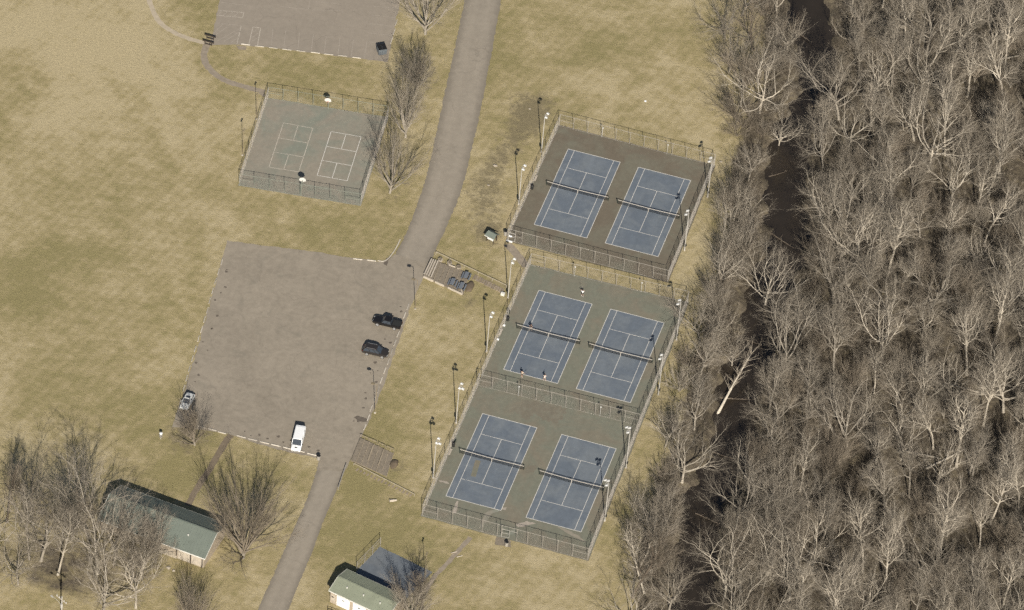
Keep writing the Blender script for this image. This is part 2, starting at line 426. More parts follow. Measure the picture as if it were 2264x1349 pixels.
def cell(x, y): return min(max(int(round(y + 170)), 0), GD.shape[0] - 1), min(max(int(round(x + 160)), 0), GD.shape[1] - 1)


def gz1(x, y): return float(GH[cell(x, y)])


def creek1(x, y): c = cell(x, y); return float(GD[c]), float(GS[c])


def blob(X, Y, px, py, rx, ry, ang=0.0):
    cx, cy = xy(px, py); c, s = math.cos(ang), math.sin(ang); u = (X - cx) * c + (Y - cy) * s; v = -(X - cx) * s + (Y - cy) * c
    return np.exp(-((u / rx) ** 2 + (v / ry) ** 2))


def make_ground():
    far = [-4000, -2200, -1200, -700, -420, -260, -190]
    xs = np.array(far + list(np.arange(-150, 131, 1.0)) + [170, 250, 420, 700, 1200, 2200, 4000])
    ys = np.array(far + list(np.arange(-140, 161, 1.0)) + [200, 280, 420, 700, 1200, 2200, 4000])
    X, Y = np.meshgrid(xs, ys); Z = gz(X, Y); d, s = creek_dist(X, Y)
    nx, ny = len(xs), len(ys)
    co = np.stack([X, Y, Z], -1).reshape(-1, 3).astype(np.float32)
    idx = np.arange(nx * ny).reshape(ny, nx)
    fa = np.stack([idx[:-1, :-1], idx[:-1, 1:], idx[1:, 1:], idx[1:, :-1]], -1).reshape(-1, 4)
    me = bpy.data.meshes.new('ground'); me.from_pydata(co.tolist(), [], fa.tolist())
    litter = np.where(s > 0, 1.0, 1 - sm(6.0, 15.0, d))
    litter = np.maximum(litter, 0.62 * blob(X, Y, 150, 1250, 20, 14))
    dirt = 0.6 * blob(X, Y, 1120, 330, 3.8, 17, -0.25) + 0.68 * blob(X, Y, 1165, 240, 5, 7) + 0.58 * blob(X, Y, 1082, 445, 4.5, 9) + 0.75 * blob(X, Y, 1090, 520, 4, 4)
    dirt += 0.6 * blob(X, Y, 1095, 630, 3, 2) + 0.5 * blob(X, Y, 1010, 1030, 3, 3) + 0.6 * blob(X, Y, 1040, 665, 2, 3) + 0.55 * blob(X, Y, 880, 1030, 2.5, 4)
    for px, py in ((940, 85), (923, 193), (897, 300), (862, 430), (430, 985), (537, 1235)): dirt += 0.42 * blob(X, Y, px, py, 5, 5)
    dirt += 0.5 * blob(X, Y, 400, 960, 4, 4) + 0.4 * blob(X, Y, 1590, 140, 5, 20) + 0.45 * blob(X, Y, 250, 1310, 14, 8)
    green = 0.9 * blob(X, Y, 840, 1180, 9, 14) + 0.8 * blob(X, Y, 640, 150, 14, 6) + 0.3 * blob(X, Y, 150, 480, 14, 40) + 0.2 * blob(X, Y, 60, 640, 14, 30) + 0.5 * blob(X, Y, 860, 880, 4, 20)
    green += 0.5 * blob(X, Y, 1220, 100, 22, 14) + 0.5 * blob(X, Y, 560, 1060, 7, 9) + 0.5 * blob(X, Y, 400, 1040, 6, 7) + 0.5 * blob(X, Y, 700, 480, 14, 5) - 0.6 * blob(X, Y, 230, 230, 22, 30) - 0.5 * blob(X, Y, 1350, 180, 20, 9)
    green += 0.5 * blob(X, Y, 900, 970, 5, 8) - 0.5 * blob(X, Y, 90, 60, 18, 16) + 0.35 * blob(X, Y, 30, 200, 10, 20)
    pale = np.zeros_like(X)
    for a, b in (((1125, 540), (1240, 262)), ((935, 1145), (1165, 600)), ((1105, 530), (1180, 330))):
        (ax, ay), (bx, by) = xy(*a), xy(*b); t = np.clip(((X - ax) * (bx - ax) + (Y - ay) * (by - ay)) / ((bx - ax) ** 2 + (by - ay) ** 2), 0, 1)
        pale += 0.55 * np.exp(-(np.hypot(X - ax - t * (bx - ax), Y - ay - t * (by - ay)) / 1.8) ** 2)
    pale += 0.7 * blob(X, Y, 1310, 650, 18, 2) + 0.6 * blob(X, Y, 1300, 590, 18, 1.5) + 0.5 * blob(X, Y, 1560, 500, 3, 16) + 0.5 * blob(X, Y, 1440, 1000, 3, 20) + 0.35 * blob(X, Y, 1200, 1290, 22, 5) + 0.4 * blob(X, Y, 300, 1010, 8, 4)
    for n, a in (('litter', litter), ('dirt', dirt), ('green', green), ('pale', pale)):
        at_ = me.attributes.new(n, 'FLOAT', 'POINT'); at_.data.foreach_set('value', a.reshape(-1).astype(np.float32))
    me.polygons.foreach_set('use_smooth', [True] * len(me.polygons)); me.materials.append(MATS['grass_field'])
    o = bpy.data.objects.new('ground', me); COL.objects.link(o); struct(o, 'dry tan and olive grass field with brown leaf litter in the wood')
    w = MB(); P = strip(CREEK, 14.0, 3, 0.0); n = len(CREEK)
    w.add([(p[0], p[1], -1.05) for p in P[:n]] + [(p[0], p[1], -1.05) for p in P[n:][::-1]], [(i, n + i, n + i + 1, i + 1) for i in range(n - 1)])
    struct(w.build('creek', 'creek_water'), 'dark brown creek winding along the edge of the wood')


make_ground()


def sheet_obj(name, pts, z, mat, label=None, parent=None):
    b = MB(); b.sheet(pts, z); o = b.build(name, mat, parent)
    if not parent: struct(o, label)
    return o


def line_seg(b, a, c, w, z):
    d = Vector((c[0] - a[0], c[1] - a[1])).normalized(); n = Vector((-d.y, d.x)) * (w / 2)
    b.add([(a[0] + n.x, a[1] + n.y, z), (a[0] - n.x, a[1] - n.y, z), (c[0] - n.x, c[1] - n.y, z), (c[0] + n.x, c[1] + n.y, z)], [(0, 1, 2, 3)])


# ------------------------------------------------------------------ road, car parks, paths
RL = [(1032, -60), (1027, 0), (1003, 120), (985, 200), (963, 300), (940, 400), (905, 500), (878, 556), (866, 590)]
RR = [(1118, -60), (1108, 0), (1086, 120), (1067, 220), (1045, 320), (1020, 420), (985, 505), (957, 566), (935, 610)]


def road_strip(name, left, right, z, mat, label, seed):
    """A road sheet with uneven edges; the attribute 'edge' runs from 0 in the middle to 1 at both rims."""
    r = random.Random(seed)
    def res(P):
        P = smooth_line([xy(*p) for p in P], 12); d = [0.0]
        for a, c in zip(P[:-1], P[1:]): d.append(d[-1] + math.hypot(c[0] - a[0], c[1] - a[1]))
        t = np.linspace(0, d[-1], 150); return np.stack([np.interp(t, d, [p[0] for p in P]), np.interp(t, d, [p[1] for p in P])], 1)
    A, B_ = res(left), res(right); U = [0, .03, .08, .2, .35, .5, .65, .8, .92, .97, 1]; V, E, F = [], [], []
    for k in range(150):
        ja, jb = r.uniform(-.02, .012), r.uniform(-.012, .02)
        for u in U: w = u + (ja if u == 0 else jb if u == 1 else 0); p = A[k] * (1 - w) + B_[k] * w; V.append((p[0], p[1], z)); E.append(abs(2 * u - 1))
    m = len(U)
    for k in range(149):
        for c in range(m - 1): F.append((k * m + c, k * m + c + 1, (k + 1) * m + c + 1, (k + 1) * m + c))
    me = bpy.data.meshes.new(name); me.from_pydata(V, [], F); at_ = me.attributes.new('edge', 'FLOAT', 'POINT'); at_.data.foreach_set('value', np.array(E, np.float32)); me.materials.append(MATS[mat])
    o = bpy.data.objects.new(name, me); COL.objects.link(o); return struct(o, label)


road_strip('road', RL, RR, 0.012, 'road_asphalt', 'grey asphalt park road running up past the courts to the top edge', 4)
LL = [(707, 1012), (697, 1050), (680, 1100), (645, 1180), (605, 1270), (570, 1349), (530, 1440)]
LR = [(800, 965), (782, 1002), (757, 1052), (735, 1105), (712, 1160), (690, 1220), (657, 1300), (637, 1349), (600, 1440)]
road_strip('lower_road', LL, LR, 0.010, 'road_asphalt', 'grey asphalt road leaving the main car park towards the bottom edge', 6)
LOT = [(502, 532), (600, 545), (700, 557), (790, 572), (845, 579), (862, 572), (872, 562), (950, 585), (937, 612), (918, 652), (895, 715), (866, 800), (834, 890), (800, 966), (782, 1003), (762, 1042), (700, 1040), (707, 1013), (640, 1001), (570, 982), (500, 958), (440, 950), (380, 945), (405, 870), (440, 760), (470, 650)]
lot = sheet_obj('main_car_park', jag([xy(*p) for p in LOT], 0.16, 1.1, 8), 0.018, 'lot_asphalt', 'large grey asphalt car park with four vehicles on it')
b = MB(); b.sheet(jag([xy(*p) for p in [(782, 923), (790, 919), (800, 922), (812, 927), (812, 932), (800, 933), (790, 930)]], 0.1, 0.5, 2), 0.024); b.build('dark_stain', 'stain', lot)
b = MB(); b.sheet(jag([xy(*p) for p in [(848, 584), (852, 575), (864, 562), (866, 565), (858, 577), (855, 588)]], 0.1, 0.5, 2), 0.024); b.build('damp_stain', 'stain', lot)
SR = random.Random(77)
for a_, c_, off, n_ in (((906, 668), (803, 955), -1, 16), ((520, 963), (702, 1008), 2, 9), ((490, 575), (403, 870), 1, 14)):
    for k in range(n_):
        t_ = (k + SR.random()) / n_; p_ = Vector(xy(a_[0] + (c_[0] - a_[0]) * t_, a_[1] + (c_[1] - a_[1]) * t_)); dr = Vector((-1, .02)) if off == -1 else Vector((1, .02)) if off == 1 else Vector((.02, 1))
        p_ = p_ + dr * SR.uniform(.8, 2.6); s_ = SR.uniform(.12, .34); b = MB(); b.sheet([(p_.x + s_ * SR.uniform(.6, 1.5) * math.cos(q * .785), p_.y + s_ * SR.uniform(.6, 1.3) * math.sin(q * .785)) for q in range(8)], 0.022); b.build('oil_stain', 'stain', lot)
kb = MB(); kl = smooth_line([xy(*p) for p in [(835, 576.5), (846, 578.5), (855, 575), (864, 566), (876, 548), (885, 530)]], 6)
for a, c in zip(kl[:-1], kl[1:]): kb.beam((*a, 0.06), (*c, 0.06), 0.16, 0.12)
kb.build('kerb', 'concrete', lot)
UL = [(488, -10), (470, 78), (462, 100), (528, 99), (600, 106), (690, 117), (806, 131), (856, 138), (872, 62), (887, -10), (900, -90), (505, -140)]
ulot = sheet_obj('upper_car_park', jag([xy(*p) for p in UL], 0.14, 1.1, 9), 0.016, 'upper_asphalt', 'pale asphalt car park with faded bay lines at the top of the photo')


def zz(p): return xy(420 + p[0] * .2385, p[1] * .2385)


for a, c, w, m in [((435, 408), (475, 238), .14, 'line_white'), ((235, 213), (475, 238), .12, 'line_lot'), ((545, 418), (582, 252), .14, 'line_white'), ((582, 252), (655, 260), .14, 'line_white'), ((625, 428), (655, 260), .14, 'line_white'),
                   ((215, 310), (310, 222), .12, 'line_lot'), ((205, 350), (370, 230), .12, 'line_lot'), ((245, 385), (470, 262), .12, 'line_lot'), ((310, 390), (468, 290), .12, 'line_lot'), ((375, 400), (460, 340), .12, 'line_lot'), ((560, 390), (640, 345), .12, 'line_lot'), ((572, 350), (645, 300), .12, 'line_lot'), ((580, 300), (640, 270), .12, 'line_lot'),
                   ((250, 95), (498, 118), .12, 'line_white'), ((240, 140), (488, 165), .12, 'line_white'), ((498, 118), (488, 165), .12, 'line_white'), ((270, 20), (520, 48), .12, 'line_lot'), ((260, 135), (300, 98), .12, 'line_lot'), ((310, 143), (350, 103), .12, 'line_lot'), ((360, 148), (400, 108), .12, 'line_lot'), ((410, 153), (450, 113), .12, 'line_lot'),
                   ((755, 420), (770, 270), .12, 'line_lot'), ((870, 440), (888, 285), .12, 'line_lot'), ((1000, 455), (1015, 305), .12, 'line_lot'), ((1125, 470), (1145, 320), .12, 'line_lot'), ((1245, 485), (1265, 338), .12, 'line_lot'), ((1372, 510), (1390, 355), .12, 'line_lot'), ((1495, 525), (1515, 370), .12, 'line_lot'), ((1615, 545), (1640, 388), .12, 'line_lot'), ((1640, 388), (1730, 395), .12, 'line_lot'),
                   ((845, 62), (1100, 88), .12, 'line_lot'), ((1100, 88), (1115, -20), .12, 'line_lot'), ((1165, 15), (1395, 40), .12, 'line_lot'), ((1700, 60), (1930, 78), .12, 'line_lot'), ((1680, 140), (1900, 165), .12, 'line_lot'), ((1670, 220), (1895, 245), .12, 'line_lot'), ((1650, 305), (1880, 330), .12, 'line_lot'), ((1140, 90), (1380, 100), .1, 'line_lot')]:
    b = MB(); line_seg(b, zz(a), zz(c), w * .8, 0.021); b.build('bay_line', 'line_bay' if m == 'line_white' else m, ulot)
b = MB(); b.sheet(jag([xy(*p) for p in [(522, 100), (545, 103), (543, 111), (528, 110)]], 0.1, 0.6, 3), 0.008); struct(b.build('worn_patch', 'path_dirt'), 'bare patch at the corner of the upper car park')

for nm, pts, w, m, lab, sd in [('footpath', [(322, -30), (335, 15), (352, 48), (385, 72), (425, 88), (462, 97)], 1.1, 'path_pale', 'pale trodden footpath curving in from the top edge to the rail barriers', 1),
                               ('footpath', [(457, 98), (451, 122), (456, 142), (475, 163), (505, 181), (545, 193), (585, 204)], 1.35, 'path_dirt', 'dirt footpath from the rail barriers to the corner of the basketball court', 2),
                               ('footpath', [(530, 188), (560, 196), (585, 212)], 0.7, 'path_dirt', 'thin branch of the footpath at the basketball court corner', 3),
                               ('footpath', [(512, 962), (500, 975), (480, 1010), (455, 1050), (430, 1090), (415, 1118)], 1.25, 'path_dark', 'dark footpath from the car park down to the pavilion', 4),
                               ('footpath', [(1040, 1188), (1010, 1222), (985, 1250), (960, 1275), (940, 1310)], 0.9, 'path_dirt', 'narrow dirt footpath from the courts gate towards the small blue court', 5),
                               ('footpath', [(1122, 540), (1140, 560), (1165, 590)], 1.7, 'path_dirt', 'short path between the two court gates', 6)]:
    sheet_obj(nm, strip(smooth_line([xy(*p) for p in pts], 6), w, sd, 0.1), 0.008 + 0.001 * sd, m, lab)


# ------------------------------------------------------------------ courts
UPPER = [(-15.25, 56.6), (17.2, 56.4), (17.6, 20.6), (-15.3, 20.7)]       # fence lines NW NE SE SW
LOWER = [(-8.95, 15.5), (23.0, 16.3), (24.3, -57.75), (-8.25, -57.6)]
BBALL = [xy(592.3, 217.8), (-48.1, 46.45), xy(796.8, 454.6), xy(528.5, 410.1)]
BLUE_N = xy(840.5, 1209); BLUE_AX = Vector((math.cos(-0.2252), math.sin(-0.2252)))


def grow_poly(P, k):
    c = (sum(p[0] for p in P) / len(P), sum(p[1] for p in P) / len(P)); out = []
    for p in P:
        out.append((p[0] + k * math.copysign(1, p[0] - c[0]), p[1] + k * math.copysign(1, p[1] - c[1])))
    return out


def court_lines(parent, x, y, mat='line_white'):
    W, L, w, z = 10.97, 23.77, 0.10, 0.034; b = MB()
    def seg(a, c, ww=w):
        bb = MB(); line_seg(bb, a, c, ww, z); bb.build('court_line', mat, parent)
    for xx in (x + .05, x + W - .05): seg((xx, y), (xx, y + L))
    for xx in (x + 1.37, x + W - 1.37): seg((xx, y + .1), (xx, y + L - .1), .09)
    for yy in (y + .05, y + L - .05): seg((x + .1, yy), (x + W - .1, yy), .12)
    for yy in (y + 5.485, y + L - 5.485): seg((x + 1.42, yy), (x + W - 1.42, yy), .09)
    seg((x + W / 2, y + 5.53), (x + W / 2, y + L - 5.53), .09)


COURTS = {'A': (-11.66, 26.88), 'B': (3.01, 26.80), 'C': (-5.37, -14.48), 'D': (9.28, -14.55), 'E': (-5.62, -51.15), 'F': (10.20, -51.20)}
up = sheet_obj('upper_court_slab', jag(grow_poly(UPPER, 0.25), 0.06, 1.5, 11), 0.022, 'court_brown', 'brown hard court surround of the upper two tennis courts')
lo = sheet_obj('lower_court_slab', jag(grow_poly(LOWER, 0.25), 0.08, 1.5, 12), 0.022, 'court_olive', 'olive hard court surround of the lower four tennis courts')
for k, (x, y) in COURTS.items():
    b = MB(); b.sheet([(x + .02, y + .02), (x + 10.95, y + .02), (x + 10.95, y + 23.75), (x + .02, y + 23.75)], 0.028)
    ps = b.build('playing_surface', 'court_blue', up if k in 'AB' else lo); court_lines(ps, x, y)
# worn bare patches of concrete on the lowest slab (flat paint loss)
for sd, pts in enumerate([[(1000, 1135), (1010, 1108), (1014, 1108), (1008, 1135)], [(1060, 1165), (1072, 1135), (1085, 1128), (1110, 1128), (1085, 1138), (1078, 1150), (1066, 1168)], [(1140, 1160), (1165, 1152), (1185, 1158), (1160, 1164), (1145, 1166)], [(1230, 1165), (1255, 1172), (1280, 1185), (1297, 1200), (1285, 1196), (1255, 1180)], [(970, 1062), (988, 1065), (994, 1070), (972, 1066)], [(1120, 1185), (1140, 1165), (1136, 1182)], [(1100, 1125), (1120, 1122), (1118, 1128)]]):
    b = MB(); b.sheet(jag([xy(*p) for p in pts], 0.12, 0.6, 20 + sd), 0.026); b.build('paint_wear', 'line_lot' if sd % 2 == 0 else 'court_sage', lo)
for sd, pts in enumerate([[(1135, 905), (1160, 885), (1215, 892), (1255, 905), (1235, 935), (1200, 930), (1180, 915), (1160, 930)], [(1165, 1030), (1190, 1025), (1180, 1045), (1160, 1045)]]):
    b = MB(); b.sheet(jag([xy(*p) for p in pts], 0.45, 0.5, 40 + sd), 0.025); b.build('dark_wear', 'court_worn', lo)
b = MB(); pa, pc = xy(1057, 1018), xy(1046, 1054); line_seg(b, pa, pc, 1.0, 0.031); b.build('paint_patch', 'court_olive', lo)
bs = sheet_obj('basketball_court_slab', jag(grow_poly(BBALL, 0.15), 0.08, 1.5, 13), 0.022, 'court_sage', 'sage grey hard court with two small courts marked on it')
for (o_, s_) in (((500, 170), 1), ):
    def q(p): return xy(500 + p[0] * .22235, 170 + p[1] * .22235)
    for FL, FR, NL, NR, m in (((570, 458), (862, 512), (425, 900), (722, 945), 'line_faded'), ((1043, 545), (1342, 597), (905, 980), (1203, 1035), 'line_white')):
        FL, FR, NL, NR = (Vector((*q(p), 0)) for p in (FL, FR, NL, NR))
        e = lambda u, v: (lambda p: (p.x, p.y))((FL * (1 - u) + FR * u) * (1 - v) + (NL * (1 - u) + NR * u) * v)
        for a, c in (((0, 0), (1, 0)), ((0, 1), (1, 1)), ((0, 0), (0, 1)), ((1, 0), (1, 1)), ((0, .341), (1, .341)), ((0, .659), (1, .659)), ((.5, 0), (.5, .341)), ((.5, .659), (.5, 1))):
            b = MB(); line_seg(b, e(*a), e(*c), 0.11, 0.030); b.build('court_line', m, bs)
bn = Vector(BLUE_N); perp = Vector((BLUE_AX.y, -BLUE_AX.x))
blue_pts = [bn + BLUE_AX * -0.2 + perp * 0, bn + BLUE_AX * 12.2, bn + BLUE_AX * 12.2 + perp * 12.5, bn + BLUE_AX * -0.2 + perp * 12.5]
p0 = Vector(xy(840.5, 1209)); p1 = Vector(xy(956, 1265)); p2 = Vector(xy(791, 1260))
sheet_obj('small_blue_court', jag([tuple(p0), tuple(p1), tuple(p1 + (p2 - p0) * 1.6), tuple(p0 + (p2 - p0) * 1.6)], 0.05, 1.5, 14), 0.022, 'court_slate', 'small slate blue court behind the green roofed building')
b = MB(); b.sheet(jag([xy(*p) for p in [(1098, 1186), (1128, 1192), (1130, 1210), (1094, 1204)]], 0.1, 0.7, 15), 0.012); struct(b.build('gate_apron', 'gravel'), 'grey concrete apron outside the courts gate')

# ------------------------------------------------------------------ fences
def run_fence(a, c, label, H=3.05, spacing=3.0, mat='galvanised', wire='fence_wire', gap=None, gate=None, midrail_ends=True, d=0.10, r=0.0026, dots=()):
    a, c = Vector((*a, 0)), Vector((*c, 0)); L = (c - a).length; ang = math.atan2(c.y - a.y, c.x - a.x)
    f = thing('chain_link_fence', label, 'fence', (a.x, a.y, 0.02), ang, 'chain link fences of the courts')
    n = max(1, round(L / spacing)); step = L / n
    pm = MB(); pm.tube([(0, 0, 0), (0, 0, H + .05)], 0.045, 6); pm.tube([(0, 0, H + .05), (0, 0, H + .1)], [0.05, 0.02], 6)
    me = pm.mesh('post'); me.materials.append(MATS[mat]); xs = [i * step for i in range(n + 1)]
    if gap: xs = sorted([x for x in xs if not (gap[0] - .5 < x < gap[1] + .5)] + list(gap))
    for x in xs:
        o = bpy.data.objects.new('post', me); COL.objects.link(o); o.parent = f; o.location = (x, 0, 0)
    spans = [(0, L)] if not gap else [(0, gap[0]), (gap[1], L)]
    b = MB(); b.tube([(0, 0, H), (L, 0, H)], 0.035, 5); b.build('top_rail', mat, f)
    for s0, s1 in spans:
        b = MB(); b.tube([(s0, 0, .06), (s1, 0, .06)], 0.02, 4); b.build('bottom_rail', mat, f)
    if midrail_ends:
        for s0, s1 in ((0, step), (L - step, L)):
            b = MB(); b.tube([(s0, 0, 1.5), (s1, 0, 1.5)], 0.03, 5); b.build('brace_rail', mat, f)
    dd = d * math.sqrt(2); ztop = H - .03; zb = .06; hh = ztop - zb
    for s0, s1 in spans:
        b = MB()
        for sg in (1, -1):
            k = s0 - hh
            while k < s1 + hh:
                x0, x1 = (k, k + hh) if sg > 0 else (k + hh, k)
                # clip to span
                def cl(x, z, x2, z2):
                    if x < s0: z += (s0 - x) / (x2 - x) * (z2 - z); x = s0
                    if x > s1: z += (s1 - x) / (x2 - x) * (z2 - z); x = s1
                    return x, z
                if min(x0, x1) < s1 and max(x0, x1) > s0:
                    A = cl(x0, zb, x1, ztop); B_ = cl(x1, ztop, x0, zb)
                    if abs(A[0] - B_[0]) > .02:
                        y = .006 * sg; q = r
                        b.add([(A[0] - q, y, A[1]), (A[0] + q, y, A[1]), (A[0], y + q * 1.4, A[1]), (B_[0] - q, y, B_[1]), (B_[0] + q, y, B_[1]), (B_[0], y + q * 1.4, B_[1])], [(0, 1, 4, 3), (1, 2, 5, 4), (2, 0, 3, 5)])
                k += dd
        b.build('chain_mesh', wire, f)
    if gate:
        gx0, gx1, swing = gate; g = MB(); Wd = gx1 - gx0
        def P(u, z): return (gx0 + u * math.cos(swing), u * math.sin(swing), z)
        for z in (.12, 1.1, 2.05): g.tube([P(0, z), P(Wd, z)], .03, 5)
        g.tube([P(0, .08), P(0, 2.1)], .035, 5); g.tube([P(Wd, .08), P(Wd, 2.1)], .035, 5)
        g.tube([(gap[0], 0, 2.15), (gap[1], 0, 2.15)], .03, 5)
        g.build('gate_leaf', 'pole_grey', f)
    for x in dots:
        m = MB(); m.tube([(x, -.1, 0), (x, -.1, 2.35)], .03, 5); m.lathe([(.02, 2.33), (.13, 2.37), (.16, 2.46), (.12, 2.56), (.02, 2.6)], 8, (x, -.1, 0)); m.build('windscreen_post', 'lamp_white', f)
    return f


def ln(P, i): return P[i]


run_fence(UPPER[0], UPPER[1], 'fence behind the far baselines of the upper two tennis courts', dots=(9.0, 22.6))
run_fence(UPPER[1], UPPER[2], 'fence along the wood side of the upper two tennis courts', wire='fence_wire_bright', r=0.0032)
run_fence(UPPER[3], UPPER[2], 'fence behind the near baselines of the upper courts, above the strip of dry grass', gap=(0.2, 1.6), gate=(0.25, 1.55, 0.0))
run_fence(UPPER[0], UPPER[3], 'fence along the road side of the upper two tennis courts', wire='fence_wire_bright', r=0.0032)
run_fence(LOWER[0], LOWER[1], 'fence behind the far baselines of the middle tennis courts, below the strip of dry grass', dots=(9.0, 22.5))
run_fence(LOWER[1], LOWER[2], 'long fence along the wood side of the lower four tennis courts', wire='fence_wire_bright', r=0.0032)
run_fence(LOWER[3], LOWER[2], 'bottom fence of the courts with the gate and bin', gap=(15.6, 18.6), gate=(15.65, 17.1, 0.12))
run_fence(LOWER[0], LOWER[3], 'long fence along the car park side of the lower four tennis courts', gap=(33.6, 35.4), wire='fence_wire_bright', r=0.0032)
run_fence((-8.78, -20.4), (23.5, -19.9), 'fence dividing the middle pair of courts from the bottom pair', dots=(8.2, 24.5), mat='galvanised')
run_fence(BBALL[0], BBALL[1], 'fence along the far end of the basketball court', mat='fence_green', wire='fence_green')
run_fence(BBALL[1], BBALL[2], 'fence along the tree side of the basketball court', wire='fence_wire_bright', r=0.0032)
run_fence(BBALL[3], BBALL[2], 'greenish fence along the near end of the basketball court', mat='fence_green', wire='fence_green')
run_fence(BBALL[0], BBALL[3], 'fence along the open field side of the basketball court', wire='fence_wire_bright', r=0.0032)
run_fence(tuple(p0 + (p2 - p0) * 1.05), tuple(p0), 'low fence along one side of the small blue court', H=2.4)


# ------------------------------------------------------------------ tennis nets
def net(x, y, label):
    g = thing('tennis_net', label, 'net', (x + 5.485, y + 11.885, 0.03), 0, 'nets of the six tennis courts'); Wd = 6.4
    for s in (-1, 1):
        b = MB(); b.tube([(s * Wd, 0, 0), (s * Wd, 0, 1.12)], .055, 8); b.box((s * (Wd + .06), 0, .95), (.12, .14, .2)); b.build('net_post', 'post_green', g)
    n = 40; zt = [0.92 + .15 * (abs(-1 + 2 * i / n)) ** 1.6 for i in range(n + 1)]; xs = [-Wd + 2 * Wd * i / n for i in range(n + 1)]
    b = MB()
    for i in range(n): b.beam((xs[i], 0, zt[i] - .035), (xs[i + 1], 0, zt[i + 1] - .035), .05, .09)
    b.build('net_tape', 'net_tape', g)
    b = MB(); r = .006
    def zc(x): return 0.92 + .15 * (abs(x / Wd)) ** 1.6
    k = -Wd
    while k < Wd:
        b.add([(k - r, 0, .04), (k + r, 0, .04), (k, r * 1.5, .04), (k - r, 0, zc(k) - .06), (k + r, 0, zc(k) - .06), (k, r * 1.5, zc(k) - .06)], [(0, 1, 4, 3), (1, 2, 5, 4), (2, 0, 3, 5)]); k += .05
    for j in range(16):
        z = .05 + j * .055
        for i in range(0, n, 4):
            za, zb_ = z * zt[i] / .95, z * zt[min(i + 4, n)] / .95; b.add([(xs[i], 0, za - r), (xs[i], 0, za + r), (xs[i], r * 1.5, za), (xs[i + 4], 0, zb_ - r), (xs[i + 4], 0, zb_ + r), (xs[i + 4], r * 1.5, zb_)], [(0, 1, 4, 3), (1, 2, 5, 4), (2, 0, 3, 5)])
    b.build('net_mesh', 'net_black', g)
    b = MB(); b.box((0, 0, .47), (.09, .06, .90)); b.build('centre_strap', 'net_tape', g)
    return g


for k, lab in (('A', 'tennis net of the upper court nearer the road'), ('B', 'tennis net of the upper court nearer the wood'), ('C', 'tennis net with players beside it on the middle court'), ('D', 'tennis net of the empty middle court nearer the wood'), ('E', 'tennis net of the bottom court with the olive paint patch'), ('F', 'tennis net of the bottom court nearer the wood')):
    net(*COURTS[k], lab)


# ------------------------------------------------------------------ light poles
def flood_pole(px, py, label, heads=2, face=1, H=10.1, group='floodlight poles around the tennis courts', xyz=None):
    x, y = xyz if xyz else xy(px, py)
    g = thing('floodlight_pole', label, 'light pole', (x, y, 0.0), 0 if face > 0 else math.pi, group)
    b = MB(); b.tube([(0, 0, 0), (0, 0, 4), (0, 0, H)], [.11, .095, .065], 10); b.build('pole', 'pole_grey', g)
    b = MB(); b.lathe([(.2, 0), (.2, .25), (.16, .3)], 10); b.build('base', 'concrete', g)
    b = MB(); b.box((-.17, 0, 1.5), (.22, .35, .55)); b.build('control_box', 'dark_plastic', g)
    b = MB(); b.beam((.1, -.75, H), (.1, .75, H), .08, .08); b.beam((0, 0, H - .05), (.6, 0, H - .05), .07, .07)
    if heads > 2: b.beam((.55, -.7, H - .05), (.55, .7, H - .05), .07, .07)
    b.build('cross_arm', 'pole_grey', g)
    pos = [(.4, -.6), (.4, .6)] if heads == 2 else [(.25, -.65), (.25, .65), (.85, -.6), (.85, .6)]
    for hx, hy in pos[:heads]:
        b = MB(); b.rings([[(hx - w_, hy - d_, H + z_), (hx + w_ * 1.3, hy - d_, H + z_ - .12), (hx + w_ * 1.3, hy + d_, H + z_ - .12), (hx - w_, hy + d_, H + z_)] for w_, d_, z_ in ((.14, .16, -.13), (.25, .25, -.02), (.24, .23, .09), (.10, .10, .22))])
        h = b.build('lamp_head', 'lamp_white', g, bevel=.03)
        b = MB(); b.box((hx + .02, hy, H - .16), (.26, .28, .03)); b.build('lens', 'lamp_lens', h)
    return g


for i, (p, nh, lab) in enumerate([((1196.9, 337.3), 2, 'floodlight pole at the road side fence of the upper courts, near the far corner'), ((1146.6, 452.2), 2, 'floodlight pole at the road side fence of the upper courts, above the small kiosk'),
                                  ((1123.2, 659), 2, 'floodlight pole at the foot of the stepping stones beside the middle courts'), ((1075.8, 778), 2, 'floodlight pole at the grass side fence level with the middle court net'),
                                  ((1008.3, 936), 3, 'floodlight pole at the grass side fence level with the far end of the bottom courts'), ((957.6, 1057.2), 3, 'floodlight pole at the grass side fence near the bottom corner of the courts')]):
    flood_pole(*p, lab, nh, 1)
for i, (p, nh, lab) in enumerate([((1564.4, 436.8), 2, 'floodlight pole at the wood side fence of the upper courts, near the far corner'), ((1513.2, 554), 2, 'floodlight pole at the wood side fence of the upper courts, near the closer corner'),
                                  ((1495.5, 752), 2, 'floodlight pole under bare branches at the wood side of the middle courts'), ((1455.5, 873.3), 2, 'floodlight pole at the wood side fence near the closer corner of the middle courts'),
                                  ((1384, 1035), 3, 'floodlight pole at the wood side fence level with the far end of the bottom courts'), ((1337, 1152), 3, 'floodlight pole at the wood side fence near the bottom corner of the courts')]):
    flood_pole(*p, lab, nh, -1)


